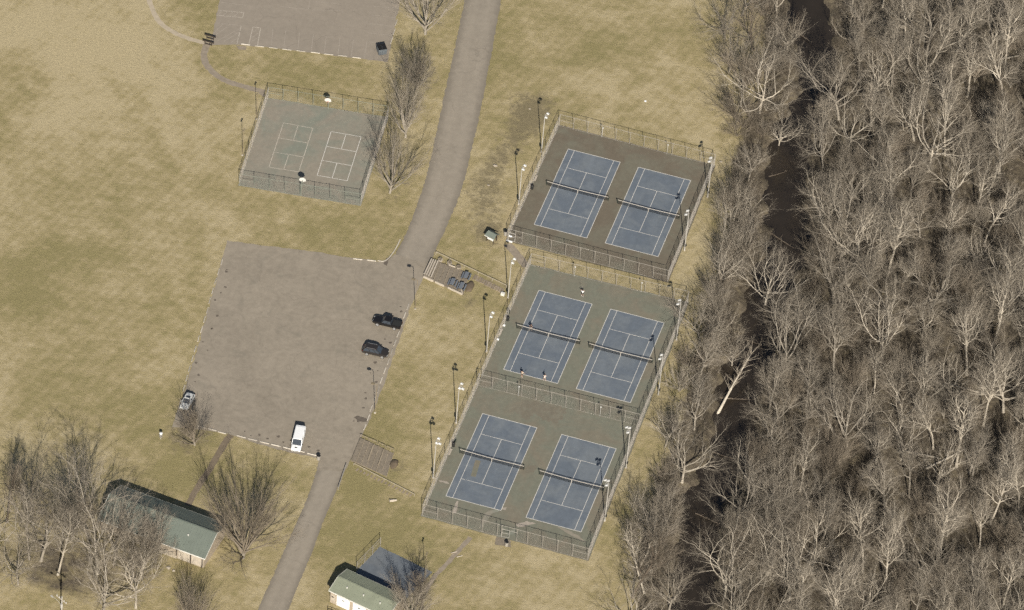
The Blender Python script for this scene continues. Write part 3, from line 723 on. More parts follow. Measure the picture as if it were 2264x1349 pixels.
def area_pole(px, py, label, H, arm=True, dirx=-1):
    x, y = xy(px, py); g = thing('lamp_post', label, 'lamp post', (x, y, 0), 0, 'slim lamp posts')
    b = MB(); b.tube([(0, 0, 0), (0, 0, H)], [.075, .05], 8); b.build('pole', 'pole_bronze', g)
    b = MB(); b.lathe([(.22, 0), (.22, .1), (.15, .12)], 10); b.build('base', 'concrete', g)
    if arm:
        b = MB(); b.beam((0, 0, H - .06), (dirx * .55, 0, H), .06, .06); b.build('arm', 'pole_bronze', g)
        b = MB(); b.box((dirx * .85, 0, H), (.72, .55, .2)); h = b.build('lamp_head', 'lamp_bronze', g, bevel=.04)
        b = MB(); b.box((dirx * .85, 0, H - .115), (.5, .4, .02)); b.build('lens', 'lamp_lens', h)
    else:
        for s in (-.28, .28):
            b = MB(); b.box((0, s, H - .05), (.3, .25, .25)); b.build('lamp_head', 'lamp_bronze', g, bevel=.04)
    return g


area_pole(918, 683, 'bronze lamp post on the car park edge just above the black pickup', 7.7)
area_pole(829, 913, 'bronze lamp post on the car park edge below the dark SUV', 7.6)
area_pole(566.7, 263.5, 'thin dark pole by the field side fence of the basketball court, upper one', 7.0, False)
area_pole(536.2, 343.5, 'thin dark pole by the field side fence of the basketball court, lower one', 6.8, False)
area_pole(939, 1278, 'slim lamp post beside the small blue court', 6.5, False)


# ------------------------------------------------------------------ wheel stops
ws = MB(); ws.rings([[(x, -.1, 0), (x, .1, 0), (x, .07, .14), (x, -.07, .14)] for x in (-.9, -.8, .8, .9)])
WSM = ws.mesh('wheel_stop'); WSM.materials.append(MATS['concrete'])


def stops(a, c, n, lab, size=1.0, skip=()):
    A, B_ = Vector(xy(*a)), Vector(xy(*c)); d = B_ - A; ang = math.atan2(d.y, d.x)
    for i in range(n):
        if i in skip: continue
        p = A + d * ((i + .5) / n); o = bpy.data.objects.new('wheel_stop', WSM); COL.objects.link(o)
        o.location = (p.x + R_.uniform(-.08, .08), p.y + R_.uniform(-.08, .08), 0.02); o.rotation_euler.z = ang + R_.uniform(-.03, .03); o.scale = (size, 1, 1)
        tag(o, f'{ORD[i]} concrete wheel stop {lab}', 'wheel stop', 'concrete wheel stops')


stops((906, 668), (803, 955), 14, 'from the top, courts side of the main car park', 0.92)
stops((520, 963), (702, 1008), 7, 'right of the footpath, lower edge of the car park', 1.0)
stops((436, 942), (502, 960), 3, 'between the small tree and the footpath', 0.9)
stops((493, 570), (403, 870), 14, 'from the top, field side of the main car park', 0.95)
stops((776, 571), (836, 579), 2, 'from the left by the curved kerb', 1.0)
stops((528, 97), (804, 130), 9, 'from the left, lower edge of the upper car park', 1.0)
stops((880, 40), (862, 100), 3, 'from the top, tree side of the upper car park', 1.0)


# ------------------------------------------------------------------ vehicles
def wheel(g, x, y, r, s):
    b = MB(); w = .24; k = 18
    b.rings([[(x + rr * math.cos(2 * math.pi * j / k), y + yy, r + rr * math.sin(2 * math.pi * j / k)) for j in range(k)] for rr, yy in ((r * .62, -w / 2), (r * .95, -w / 2), (r, -w / 2 + .04), (r, w / 2 - .04), (r * .95, w / 2), (r * .62, w / 2))])
    o = b.build('wheel', 'tyre', g, smooth=False)
    b = MB(); b.rings([[(x + rr * math.cos(2 * math.pi * j / k), y + s * yy, r + rr * math.sin(2 * math.pi * j / k)) for j in range(k)] for rr, yy in ((r * .66, w / 2 - .03), (r * .66, w / 2 + .012), (r * .2, w / 2 - .01), (r * .12, w / 2 + .02))])
    b.build('rim', 'rim', o)


def body_ring(x, w, zb, zs, crown=.03):
    return [(x, -w * .90, zb), (x, -w, zb + .16), (x, -w * 1.0, zs - .20), (x, -w * .955, zs - .05), (x, -w * .80, zs), (x, 0, zs + crown), (x, w * .80, zs), (x, w * .955, zs - .05), (x, w * 1.0, zs - .20), (x, w, zb + .16), (x, w * .90, zb)]


def vehicle(kind, label, cat, front, rear, paint, name):
    """front / rear: ground points of the two ends."""
    F, B_ = Vector((*front, 0)), Vector((*rear, 0)); c = (F + B_) / 2; d = F - B_; ang = math.atan2(d.y, d.x)
    g = thing(name, label, cat, (c.x, c.y, 0.022), ang)
    SP = {'pickup': dict(L=5.7, w=.98, st=[(-2.85, .90, .55, .95), (-2.78, .96, .5, 1.08), (-1.2, .98, .42, 1.12), (0.9, .98, .4, 1.12), (1.2, .98, .4, 1.12), (2.3, .96, .42, 1.06), (2.7, .90, .45, .98), (2.85, .78, .5, .80)], gh=[(-.95, .86, 0), (-.75, .76, .68), (.45, .76, .70), (1.15, .86, 0)], wb=(-1.65, 1.75), r=.40),
          'suv': dict(L=4.75, w=.94, st=[(-2.37, .82, .5, .90), (-2.28, .9, .42, 1.0), (-1.2, .94, .36, 1.03), (.8, .94, .36, 1.02), (1.2, .94, .36, 1.00), (1.9, .91, .38, .93), (2.25, .84, .4, .84), (2.37, .70, .45, .7)], gh=[(-2.22, .80, 0), (-1.85, .70, .62), (-1.2, .73, .69), (.25, .73, .68), (1.15, .84, 0)], wb=(-1.4, 1.42), r=.36),
          'car': dict(L=4.35, w=.88, st=[(-2.17, .74, .45, .80), (-2.05, .84, .38, .93), (-1.2, .88, .32, .95), (.7, .88, .32, .93), (1.1, .88, .32, .90), (1.75, .84, .34, .82), (2.05, .76, .36, .74), (2.17, .62, .42, .6)], gh=[(-2.0, .72, 0), (-1.45, .64, .50), (-.9, .67, .55), (.05, .67, .55), (.95, .78, 0)], wb=(-1.3, 1.32), r=.32),
          'van': dict(L=5.6, w=.99, st=[(-2.8, .92, .5, 1.1), (-2.74, .98, .42, 1.18), (-1.2, .99, .38, 1.2), (1.3, .99, .38, 1.18), (1.75, .98, .38, 1.12), (2.45, .95, .4, 1.02), (2.7, .88, .42, .9), (2.8, .76, .48, .72)], gh=[(-2.77, .93, 0), (-2.68, .87, .88), (-2.2, .88, .95), (1.0, .86, .93), (1.72, .92, 0)], wb=(-1.75, 1.85), r=.36)}[kind]
    b = MB(); b.rings([body_ring(*s) for s in SP['st']]); body = b.build('body', paint, g, smooth=False, bevel=.05)
    def zs(x):
        st = SP['st']
        for s0, s1 in zip(st[:-1], st[1:]):
            if s0[0] <= x <= s1[0]: return s0[3] + (s1[3] - s0[3]) * (x - s0[0]) / (s1[0] - s0[0])
        return st[0][3]
    gh = SP['gh']; zb = zs(0)
    ring = lambda x, w, h, k=1.0: [(x, -w * k, zb + h), (x, -w * k * .86, zb + h + .03), (x, 0, zb + h + .05), (x, w * k * .86, zb + h + .03), (x, w * k, zb + h)]
    # glazing: a faceted cabin of glass
    base_w = gh[0][1]
    b = MB(); top = gh[1:-1]
    lowr = [(gh[0][0], gh[0][1]), (gh[-1][0], gh[-1][1])]
    rear_x, fr_x = gh[0][0], gh[-1][0]; wl = (gh[0][1] + gh[-1][1]) / 2 + .02
    vs = [(rear_x, -gh[0][1], zb - .03), (rear_x, gh[0][1], zb - .03), (fr_x, gh[-1][1], zb - .05), (fr_x, -gh[-1][1], zb - .05)]
    t0, t1 = top[0], top[-1]
    vs += [(t0[0], -t0[1], zb + t0[2]), (t0[0], t0[1], zb + t0[2]), (t1[0], t1[1], zb + t1[2]), (t1[0], -t1[1], zb + t1[2])]
    for nm, fc in (('rear_window', (0, 4, 5, 1)), ('windscreen', (2, 6, 7, 3)), ('side_windows', (1, 5, 6, 2)), ('side_windows', (3, 7, 4, 0))):
        q = [Vector(vs[i]) for i in fc]; cen = sum(q, Vector()) / 4; n = (q[1] - q[0]).cross(q[2] - q[0]).normalized()
        if n.dot(cen - Vector((cen.x * .6, 0, zb))) < 0: q = q[::-1]; n = -n
        bb = MB(); bb.add([p for p in q] + [p - n * .02 for p in q], [(0, 1, 2, 3), (7, 6, 5, 4), (0, 4, 5, 1), (1, 5, 6, 2), (2, 6, 7, 3), (3, 7, 4, 0)])
        van_side = kind == 'van' and nm == 'side_windows'
        bb.build('side_panel' if van_side else nm, paint if van_side else 'car_glass', g)
        if van_side:
            s = 1 if cen.y > 0 else -1; w2 = MB()
            A = lambda u, v: ((q[0] if 0 else Vector(vs[fc[0]])) * 0)
            f0 = Vector((.15, s * .915, zb + .12)); w2.add([f0, f0 + Vector((1.2, s * .012, 0)), f0 + Vector((.72, -s * .03, .55)), f0 + Vector((0, -s * .035, .55))], [(0, 1, 2, 3)]); w2.build('side_windows', 'car_glass', g)
    # pillars and roof in body colour
    for i, j in ((0, 4), (1, 5), (2, 6), (3, 7)): b = MB(); b.beam(vs[i], vs[j], .09, .07); b.build('pillar', paint, g)
    for s in (-1, 1):
        for f_ in ((.42, ) if kind != 'suv' else (.33, .68)):
            lo_ = Vector(vs[0 if s < 0 else 1]).lerp(Vector(vs[3 if s < 0 else 2]), f_ + .05); hi_ = Vector(vs[4 if s < 0 else 5]).lerp(Vector(vs[7 if s < 0 else 6]), f_); b = MB(); b.beam(lo_ + Vector((0, s * .01, 0)), hi_ + Vector((0, s * .01, 0)), .08, .05); b.build('pillar', paint, g)
    b = MB(); sec = [(t0[0] - .06, t0[1] * .96, t0[2] - .02)] + [(x, w + .02, h) for x, w, h in top] + [(t1[0] + .06, t1[1] * .96, t1[2] - .02)]
    sec = sorted(set(sec)); b.rings([[(x, -w, zb + h - .03), (x, -w, zb + h + .01), (x, -w * .8, zb + h + .055), (x, 0, zb + h + .075), (x, w * .8, zb + h + .055), (x, w, zb + h + .01), (x, w, zb + h - .03)] for x, w, h in sec])
    roof = b.build('roof', paint, g)
    if kind == 'car': bb = MB(); bb.box((-.35, 0, zb + .635), (.55, .85, .02)); bb.build('sunroof', 'car_glass', roof)
    if kind == 'suv':
        for s in (-1, 1): bb = MB(); bb.beam((-1.6, s * .66, zb + .78), (.1, s * .66, zb + .78), .05, .05); bb.build('roof_rail', 'chrome', roof)
    for x in SP['wb']:
        for s in (-1, 1): wheel(g, x, s * (SP['w'] - .10), SP['r'], s)
    Lh = SP['L'] / 2; fz = SP['st'][-2][3]
    for s in (-1, 1):
        b = MB(); b.box((Lh - .16, s * .62, fz - .13), (.22, .34, .16), s * .25); b.build('headlight', 'headlamp', g, bevel=.03)
        b = MB(); b.box((-Lh + .06, s * .74, SP['st'][1][3] - .2), (.1, .2, .26)); b.build('tail_light', 'lamp_red', g)
        b = MB(); b.box((gh[-1][0] - .22, s * (SP['w'] + .12), zb + .1), (.14, .22, .16)); b.build('wing_mirror', paint if kind != 'van' else 'dark_plastic', g, bevel=.03)
    b = MB(); b.box((Lh - .08, 0, .55), (.16, 1.5, .22)); b.build('front_bumper', 'dark_plastic' if kind != 'car' else paint, g, bevel=.04)
    b = MB(); b.box((-Lh + .06, 0, .58), (.16, 1.6, .2)); b.build('rear_bumper', 'chrome' if kind == 'pickup' else 'dark_plastic', g, bevel=.04)
    b = MB(); b.box((Lh - .12, 0, fz - .16), (.14, .85, .18)); b.build('grille', 'dark_plastic', g)
    b = MB(); b.box((-Lh - .025, 0, .82), (.012, .32, .16)); b.build('number_plate', 'white_paint', g)
    if kind == 'pickup':
        b = MB(); b.box((-1.9, 0, 1.145), (1.62, 1.58, .03)); b.build('bed_cover', 'dark_plastic', g)
        for s in (-1, 1): bb = MB(); bb.beam((-2.75, s * .88, 1.16), (-1.05, s * .88, 1.16), .1, .06); bb.build('bed_rail', paint, g)
    if kind == 'van':
        b = MB(); b.box((2.2, 0, 1.075), (.6, .5, .02)); b.build('bonnet_scoop', 'dark_plastic', g)
    return g


# pickup: nose left; SUV: nose right; hatchback and van: noses towards the viewer
vehicle('pickup', 'black crew cab pickup truck parked with its nose away from the courts', 'pickup truck', (-32.9, -10.75), (-27.2, -10.67), 'car_black', 'pickup_truck')
vehicle('suv', 'dark brown SUV parked nose in beside the black pickup', 'suv', (-27.35, -19.0), (-32.15, -19.3), 'car_brown', 'parked_suv').scale = (1.07, 1.03, 1.03)
vehicle('car', 'silver hatchback with a sunroof parked under the small tree', 'car', (-59.3, -47.2), (-59.1, -42.85), 'car_silver', 'parked_car')
vr = at(661.5, 956, 2.1); vd = Vector((.14, -.99, 0)).normalized(); vc = Vector((vr.x, vr.y, 0)) + vd * .85
vehicle('van', 'white panel van parked at the lower edge of the car park', 'van', tuple((vc + vd * 2.8)[:2]), tuple((vc - vd * 2.8)[:2]), 'car_white', 'panel_van')


# ------------------------------------------------------------------ bins, benches, small furniture
def bin_(px, py, label, mat='dark_plastic', r=.3, h=.95, lid=True):
    x, y = xy(px, py); g = thing('litter_bin', label, 'bin', (x, y, .02), 0, 'litter bins')
    b = MB(); b.lathe([(r * .85, 0), (r, h * .9), (r * 1.06, h * .92), (r * 1.06, h)], 14); b.build('barrel', mat, g)
    b = MB(); b.lathe([(r * 1.0, h + .005), (r * .7, h + .12), (r * .3, h + .16)], 14) if lid else b.lathe([(r * .9, h - .2), (r * .9, h - .18)], 14)
    b.build('lid' if lid else 'liner', 'black_metal', g); return g


bin_(704, 1016, 'black litter bin at the lower corner of the main car park', 'galvanised', .38, 1.0)
bin_(1120, 1207, 'litter bin on the apron outside the bottom gate', 'galvanised', .36, .95)
bin_(1117.5, 520, 'square topped litter bin beside the upper courts gate', 'galvanised', .38, 1.05)
bin_(1176, 418, 'black litter bin at the road side fence inside the upper courts', 'dark_plastic', .34)
bin_(1122, 709, 'black litter bin at the grass side fence inside the middle courts', 'dark_plastic', .34)
bin_(1124, 694, 'green litter bin at the grass side fence inside the middle courts', 'post_green', .3)
bin_(1002, 987, 'black litter bin at the grass side fence inside the bottom courts', 'dark_plastic', .34)


def bench(px, py, label, ang, L=1.8, mat='timber_pale', back=False):
    x, y = xy(px, py); g = thing('bench', label, 'bench', (x, y, .02), ang, 'benches')
    for k in (-.13, 0, .13): b = MB(); b.box((0, k, .45), (L, .11, .04)); b.build('seat_slat', mat, g)
    for s in (-1, 1): b = MB(); b.beam((s * L * .38, -.18, 0), (s * L * .38, -.12, .43), .05, .05); b.beam((s * L * .38, .18, 0), (s * L * .38, .12, .43), .05, .05); b.beam((s * L * .38, -.15, .41), (s * L * .38, .15, .41), .05, .04); b.build('leg', 'post_green', g)
    return g


bench(1184, 398, 'pale slatted bench at the road side fence of the upper courts', math.pi / 2)
bench(1107, 738, 'pale slatted bench with white bags beside it on the middle courts', math.pi / 2)
bench(995, 1003, 'pale slatted bench at the grass side fence of the bottom courts', math.pi / 2)
bench(1005, 980, 'small green bench at the grass side fence of the bottom courts', math.pi / 2, 1.2, 'post_green')
for px, py, lab in ((1114.3, 721, 'white sports bag at the far end of the middle courts bench'), (1100.5, 752, 'white sports bag at the near end of the middle courts bench'), (1126, 523, 'white container inside the upper courts gate, left one'), (1129.7, 524.3, 'white container inside the upper courts gate, right one')):
    x, y = xy(px, py); b = MB(); b.rings([[(sx * a, sy * c, z) for sx, sy in ((-1, -1), (0, -1.2), (1, -1), (1.1, 0), (1, 1), (0, 1.2), (-1, 1), (-1.1, 0))] for a, c, z in ((.16, .12, 0), (.22, .16, .1), (.22, .16, .28), (.10, .08, .4))])
    o = b.build('sports_bag' if 'bag' in lab else 'container', 'white_paint', None, loc=(x, y, .025)); tag(o, lab, 'bag' if 'bag' in lab else 'container', 'small white objects by the courts')
x, y = xy(1126, 534.5); b = MB(); b.box((0, 0, .1), (1.25, .3, .2)); tag(b.build('threshold_step', 'white_paint', None, loc=(x, y, .01), rz=-.03, bevel=.02), 'white step at the foot of the upper courts gate', 'step')


def rail_barrier(px, py, label):
    x, y = xy(px, py); g = thing('rail_barrier', label, 'barrier', (x, y, .01), math.radians(-1), 'rail barriers on the footpath')
    for s in (-1, 1): b = MB(); b.beam((s * .72, 0, 0), (s * .72, 0, 1.0), .12, .12); b.build('post', 'timber_dark', g)
    b = MB(); b.beam((-1.2, 0, .98), (1.2, 0, .98), .2, .2); b.build('top_rail', 'timber_dark', g)
    b = MB(); b.beam((-.75, 0, .3), (.75, 0, .3), .14, .18); b.build('low_rail', 'timber_dark', g)


rail_barrier(464.5, 87.5, 'dark timber rail barrier beside the upper car park, the one farther up the path')
rail_barrier(460.5, 100.5, 'dark timber rail barrier across the path, the nearer of the pair')

# dumpster
dx, dy = at(843.5, 117).x, at(843.5, 117).y
g = thing('dumpster', 'dark steel dumpster at the corner of the upper car park', 'dumpster', (dx, dy, .02), math.radians(33))
b = MB(); b.rings([[(-a, -c, z), (a, -c, z), (a, c, z), (-a, c, z)] for a, c, z in ((.80, .78, .12), (.88, .86, .9), (.90, .88, 1.55))]); b.build('bin_body', 'dumpster_blue', g, bevel=.03)
for s in (-1, 1):
    b = MB(); b.box((s * .45, 0, 1.585), (.86, 1.72, .06)); b.build('lid', 'black_metal', g, bevel=.02)
    b = MB(); b.beam((s * .93, -.5, .8), (s * .93, .5, .8), .08, .12); b.build('lift_pocket', 'dumpster_blue', g)
    for q in (-1, 1): b = MB(); b.lathe([(.08, 0), (.08, .12)], 8, (s * .6, q * .6, 0)); b.build('castor', 'black_metal', g)
for k in (-.5, 0, .5): b = MB(); b.beam((k, -.9, .2), (k, -.905, 1.4), .06, .05); b.build('rib', 'dumpster_blue', g)

# small kiosk
kx, ky = xy(1087, 533); g = thing('notice_kiosk', 'small kiosk with a grey hipped roof standing on worn grass left of the upper courts', 'kiosk', (kx, ky, 0), math.radians(-18))
for sx in (-.75, .75):
    for sy in (-.55, .55): b = MB(); b.beam((sx, sy, 0), (sx, sy, 1.65), .11, .11); b.build('post', 'timber_dark', g)
for s in (-1, 1):
    b = MB(); b.add([(-1.15, s * 1.0, 1.6), (1.15, s * 1.0, 1.6), (1.0, 0, 2.25), (-1.0, 0, 2.25), (-1.15, s * 1.0, 1.68), (1.15, s * 1.0, 1.68), (1.0, 0, 2.33), (-1.0, 0, 2.33)], [(0, 1, 2, 3), (4, 7, 6, 5), (0, 4, 5, 1), (1, 5, 6, 2), (2, 6, 7, 3), (3, 7, 4, 0)]); b.build('roof_panel', 'roof_teal', g)
b = MB(); b.box((0, -.55, 1.1), (1.4, .06, .8)); b.build('notice_board', 'white_paint', g)
b = MB(); b.beam((-1.15, -1.02, 1.62), (1.15, -1.02, 1.62), .05, .14); b.build('fascia', 'trim', g)


# ------------------------------------------------------------------ basketball hoops
def hoop(px, py, label, ang):
    x, y = xy(px, py); g = thing('basketball_hoop', label, 'basketball hoop', (x, y, .02), ang, 'basketball hoops')
    b = MB(); b.tube([(0, 0, 0), (0, 0, 2.6), (.15, 0, 2.95), (.95, 0, 3.25)], .075, 8); b.build('post', 'fence_green', g)
    b = MB(); b.tube([(0, 0, 2.1), (.95, .25, 2.95)], .03, 6); b.tube([(0, 0, 2.1), (.95, -.25, 2.95)], .03, 6); b.build('brace', 'fence_green', g)
    fan = [(-.28, 2.9), (.28, 2.9), (.68, 3.12), (.68, 3.3)] + [(.68 * math.cos(a), 3.3 + .6 * math.sin(a)) for a in [k * math.pi / 10 for k in range(1, 10)]] + [(-.68, 3.3), (-.68, 3.12)]
    b = MB(); n = len(fan); b.rings([[(1.0, p[0], p[1]) for p in fan], [(1.05, p[0], p[1]) for p in fan]]); b.build('backboard', 'board_white', g)
    b = MB(); c = [(1.29 + .225 * math.cos(k * math.pi / 8), .225 * math.sin(k * math.pi / 8), 3.05) for k in range(17)]; b.tube(c, .015, 5, False); b.beam((1.04, 0, 3.05), (1.08, 0, 3.05), .15, .08); rim = b.build('rim', 'hoop_orange', g)
    b = MB()
    for k in range(12):
        a = k * math.pi / 6; b.tube([(1.29 + .22 * math.cos(a), .22 * math.sin(a), 3.04), (1.29 + .13 * math.cos(a + .5), .13 * math.sin(a + .5), 2.65)], .006, 3, False)
    b.build('hoop_net', 'net_tape', rim); return g


hoop(665, 433, 'basketball hoop at the near end of the court, seen from behind its board', math.radians(97))
hoop(725.5, 242, 'basketball hoop at the far end of the court, its white fan board facing us', math.radians(-83))
for px, py in ((722, 247), (729.5, 248)):
    pass

# ------------------------------------------------------------------ terraces
def tz(o, s): return lambda p: xy(o[0] + p[0] * s, o[1] + p[1] * s)


T1 = tz((900, 540), .106)
g1 = thing('terrace', 'timber edged seating terrace between the park road and the upper courts', 'terrace', (0, 0, 0), 0)
NW, SW, SE, NE = (Vector((*T1(p), 0)) for p in ((505, 350), (340, 700), (1165, 1070), (1310, 600)))
def tq(u, v): return NW * (1 - u) * (1 - v) + NE * u * (1 - v) + SW * (1 - u) * v + SE * u * v
N_T = 8
for i in range(N_T):
    u0, u1 = i / N_T, (i + 1) / N_T; z = .52 - .06 * i
    b = MB(); b.poly([tuple(tq(*p)[:2]) for p in ((u0 + .004, .02), (u1 - .012, .02), (u1 - .012, .98), (u0 + .004, .98))], .0, z); b.build('terrace_tread', 'gravel', g1)
    b = MB(); b.beam(tq(u1, 0) + Vector((0, 0, z / 2 + .01)), tq(u1, 1) + Vector((0, 0, z / 2 + .01)), .1, z + .06); b.build('sleeper', 'timber', g1)
for u in (.01, .06, .115, .175):
    b = MB(); b.beam(tq(u, .02) + Vector((0, 0, .78)), tq(u, .95) + Vector((0, 0, .78)), .26, .06); b.build('seat_plank', 'timber_pale', g1)
    for v in (.12, .5, .85): b = MB(); b.beam(tq(u, v) + Vector((0, 0, .3)), tq(u, v) + Vector((0, 0, .76)), .1, .1); b.build('seat_leg', 'timber', g1)
for v, u0, u1 in ((1.0, 0.0, .25), (1.0, .3, .52), (1.0, .62, .98), (.0, .45, .62)):
    b = MB(); b.beam(tq(u0, v) + Vector((0, 0, .3)), tq(u1, v) + Vector((0, 0, .25)), .18, .5 - .1 * u1); b.build('side_sleeper', 'timber_pale', g1)
b = MB(); b.beam(tq(.9, .78) + Vector((0, 0, .3)), tq(.98, .98) + Vector((0, 0, .2)), .2, .3); b.build('end_sleeper', 'timber_pale', g1)


def rounded_mound(px, py, rx, ry, h, name, mat, label, cat, group=None, seed=0):
    x, y = xy(px, py); r = random.Random(seed); b = MB(); k = 14; jit = [r.uniform(.8, 1.2) for _ in range(k)]
    b.rings([[(rx * s * jit[j] * math.cos(2 * math.pi * j / k), ry * s * jit[j] * math.sin(2 * math.pi * j / k), z * h) for j in range(k)] for s, z in ((1.0, 0), (.9, .35), (.65, .75), (.3, .97), (.05, 1))])
    return tag(b.build(name, mat, None, True, loc=(x, y, 0)), label, cat, group)


rounded_mound(1038, 633, .9, 1.6, .45, 'soil_mound', 'soil_dark', 'brown soil mound beside the picnic terrace', 'mound', seed=3)
rounded_mound(872, 1026, .8, 1.5, .45, 'soil_mound', 'soil_dark', 'brown soil mound at the end of the lower terrace', 'mound', seed=4)
for i, p in enumerate(((690, 350), (885, 415), (1075, 505))):
    x, y = T1(p); g = thing('stone_planter', f'round stone planter on the upper edge of the picnic terrace, {ORD[i]} from the road', 'planter', (x, y, 0), 0, 'stone planters')
    b = MB(); b.lathe([(.45, 0), (.5, .5), (.38, .5), (.38, .4), (.05, .4)], 12); b.build('stone_ring', 'stone', g)
    b = MB(); r = random.Random(i)
    for k in range(60): a, e = r.uniform(0, 6.28), r.uniform(.2, 1.4); b.tube([(.15 * math.cos(a), .15 * math.sin(a), .4), (.5 * math.cos(a) * math.cos(e), .5 * math.sin(a) * math.cos(e), .45 + .5 * math.sin(e))], [.02, .006], 3, False)
    b.build('dry_plant', 'twig_brown', g)


def picnic_table(p, label, ang):
    x, y = T1(p); z = .24; g = thing('picnic_table', label, 'picnic table', (x, y, z), ang, 'blue grey picnic tables')
    b = MB(); b.box((0, 0, .74), (1.85, .78, .06)); b.build('table_top', 'steel_blue', g, bevel=.02)
    for s in (-1, 1):
        b = MB(); b.box((0, s * .72, .44), (1.85, .28, .05)); b.build('seat', 'steel_blue', g, bevel=.02)
        b = MB(); b.beam((s * .65, -.7, 0), (s * .65, -.25, .7), .06, .06); b.beam((s * .65, .7, 0), (s * .65, .25, .7), .06, .06); b.beam((s * .65, -.72, .40), (s * .65, .72, .40), .06, .05); b.build('leg_frame', 'black_metal', g)


picnic_table((945, 850), 'blue grey picnic table on the terrace, nearest the road', math.radians(91))
picnic_table((1230, 715), 'blue grey picnic table on the terrace, farthest up the picture', math.radians(91))
picnic_table((1130, 935), 'blue grey picnic table on the terrace, at the lower corner by the soil mound', math.radians(91))


def rail(line, label, h=.9, n=5, mat='timber_pale', name='hand_rail', thick=.06, rails=1):
    A, B_ = Vector((*xy(*line[0]), 0)), Vector((*xy(*line[1]), 0)); g = thing(name, label, 'railing', (A.x, A.y, 0), 0); D = B_ - A
    for i in range(n + 1): p = D * (i / n); b = MB(); b.beam(p, p + Vector((0, 0, h)), .07, .07); b.build('post', mat, g)
    for k in range(rails): b = MB(); zz_ = h * (1 - .45 * k); b.beam(Vector((0, 0, zz_)), D + Vector((0, 0, zz_)), thick, thick); b.build('rail', mat, g)


rail(((963.6, 563), (1119.5, 637)), 'thin pale hand rail running down beside the picnic terrace to the courts', .75, 5)
rail(((782.4, 1029), (916, 1097)), 'thin pale hand rail along the lower terrace path', .55, 6)
rail(((765, 1031), (747.5, 1083)), 'low grey guard rail on the road bend below the car park', .65, 5, 'galvanised', 'guard_rail', .12, 2)
for i in range(13):
    t = (i + .5) / 13; x, y = xy(1047 + 66 * t, 612 + 33 * t); b = MB(); r = random.Random(i); b.box((0, 0, .04), (.42 + r.uniform(-.05, .05), 1.3 + r.uniform(-.15, .15), .09), r.uniform(-.15, .15))
    tag(b.build('step_stone', 'stepping_stone', None, loc=(x, y, 0.0), rz=-.05), f'{ORD[i]} step down from the picnic terrace on the path to the courts', 'step', 'steps from the picnic terrace')
for i in range(16):
    t = (i + .5) / 16; x, y = xy(786 + 126 * t, 1037 + 60 * t); b = MB(); r = random.Random(40 + i); b.box((0, 0, .03), (.34 + r.uniform(-.05, .05), .7 + r.uniform(-.1, .1), .07), r.uniform(-.2, .2))
    tag(b.build('step_stone', 'stepping_stone', None, loc=(x, y, 0.0), rz=-.1), f'{ORD[i]} stone from the road on the path below the lower terrace', 'step', 'stones below the lower terrace')
x, y = xy(1111.5, 653); b = MB(); b.box((0, 0, .3), (.75, .45, .6)); b.box((0, 0, .63), (.8, .5, .06)); tag(b.build('utility_box', 'trim', None, loc=(x, y, 0), rz=-.1, bevel=.02), 'pale utility box at the foot of the stepping path', 'utility box')

T2 = tz((740, 900), .163)
g2 = thing('terrace', 'weathered lower seating terrace between the car park exit and the bottom courts', 'terrace', (0, 0, 0), 0)
NW, NE, SE, SW = (Vector((*T2(p), 0)) for p in ((345, 425), (800, 625), (700, 950), (215, 740)))
for i in range(7):
    u0, u1 = i / 7, (i + 1) / 7; z = .34 - .04 * i
    b = MB(); b.poly([tuple(tq(*p)[:2]) for p in ((u0 + .004, .02), (u1 - .012, .02), (u1 - .012, .98), (u0 + .004, .98))], .0, z); b.build('terrace_tread', 'gravel', g2)
    b = MB(); b.beam(tq(u1, 0) + Vector((0, 0, z / 2 + .01)), tq(u1, 1) + Vector((0, 0, z / 2 + .01)), .1, z + .06); b.build('sleeper', 'timber', g2)
for k, (u0, u1) in enumerate(((0, .24), (.26, .49), (.54, .74), (.78, 1.0))):
    b = MB(); 
    for u in (u0, (u0 + u1) / 2, u1): b.beam(tq(u, -.03), tq(u, -.03) + Vector((0, 0, .8)), .06, .06)
    b.beam(tq(u0, -.03) + Vector((0, 0, .8)), tq(u1, -.03) + Vector((0, 0, .8)), .06, .08); b.build('end_rail', 'timber', g2)
for u in (.42, .72): b = MB(); b.beam(tq(u, .1) + Vector((0, 0, .5)), tq(u, .75) + Vector((0, 0, .5)), .2, .06); b.build('seat_plank', 'timber', g2)


def log(px, py, L, r, ang, label, mat='timber_pale', seed=0):
    x, y = xy(px, py); b = MB(); rr = random.Random(seed); n = 8; z0 = gz1(x, y)
    b.tube([(-L / 2 + L * i / n, rr.uniform(-.03, .03) * L * .2, r + rr.uniform(-.02, .02)) for i in range(n + 1)], [r * (1.0 - .35 * i / n) * rr.uniform(.92, 1.08) for i in range(n + 1)], 9)
    return tag(b.build('log', mat, None, loc=(x, y, z0), rz=ang), label, 'log', 'logs lying on the ground')


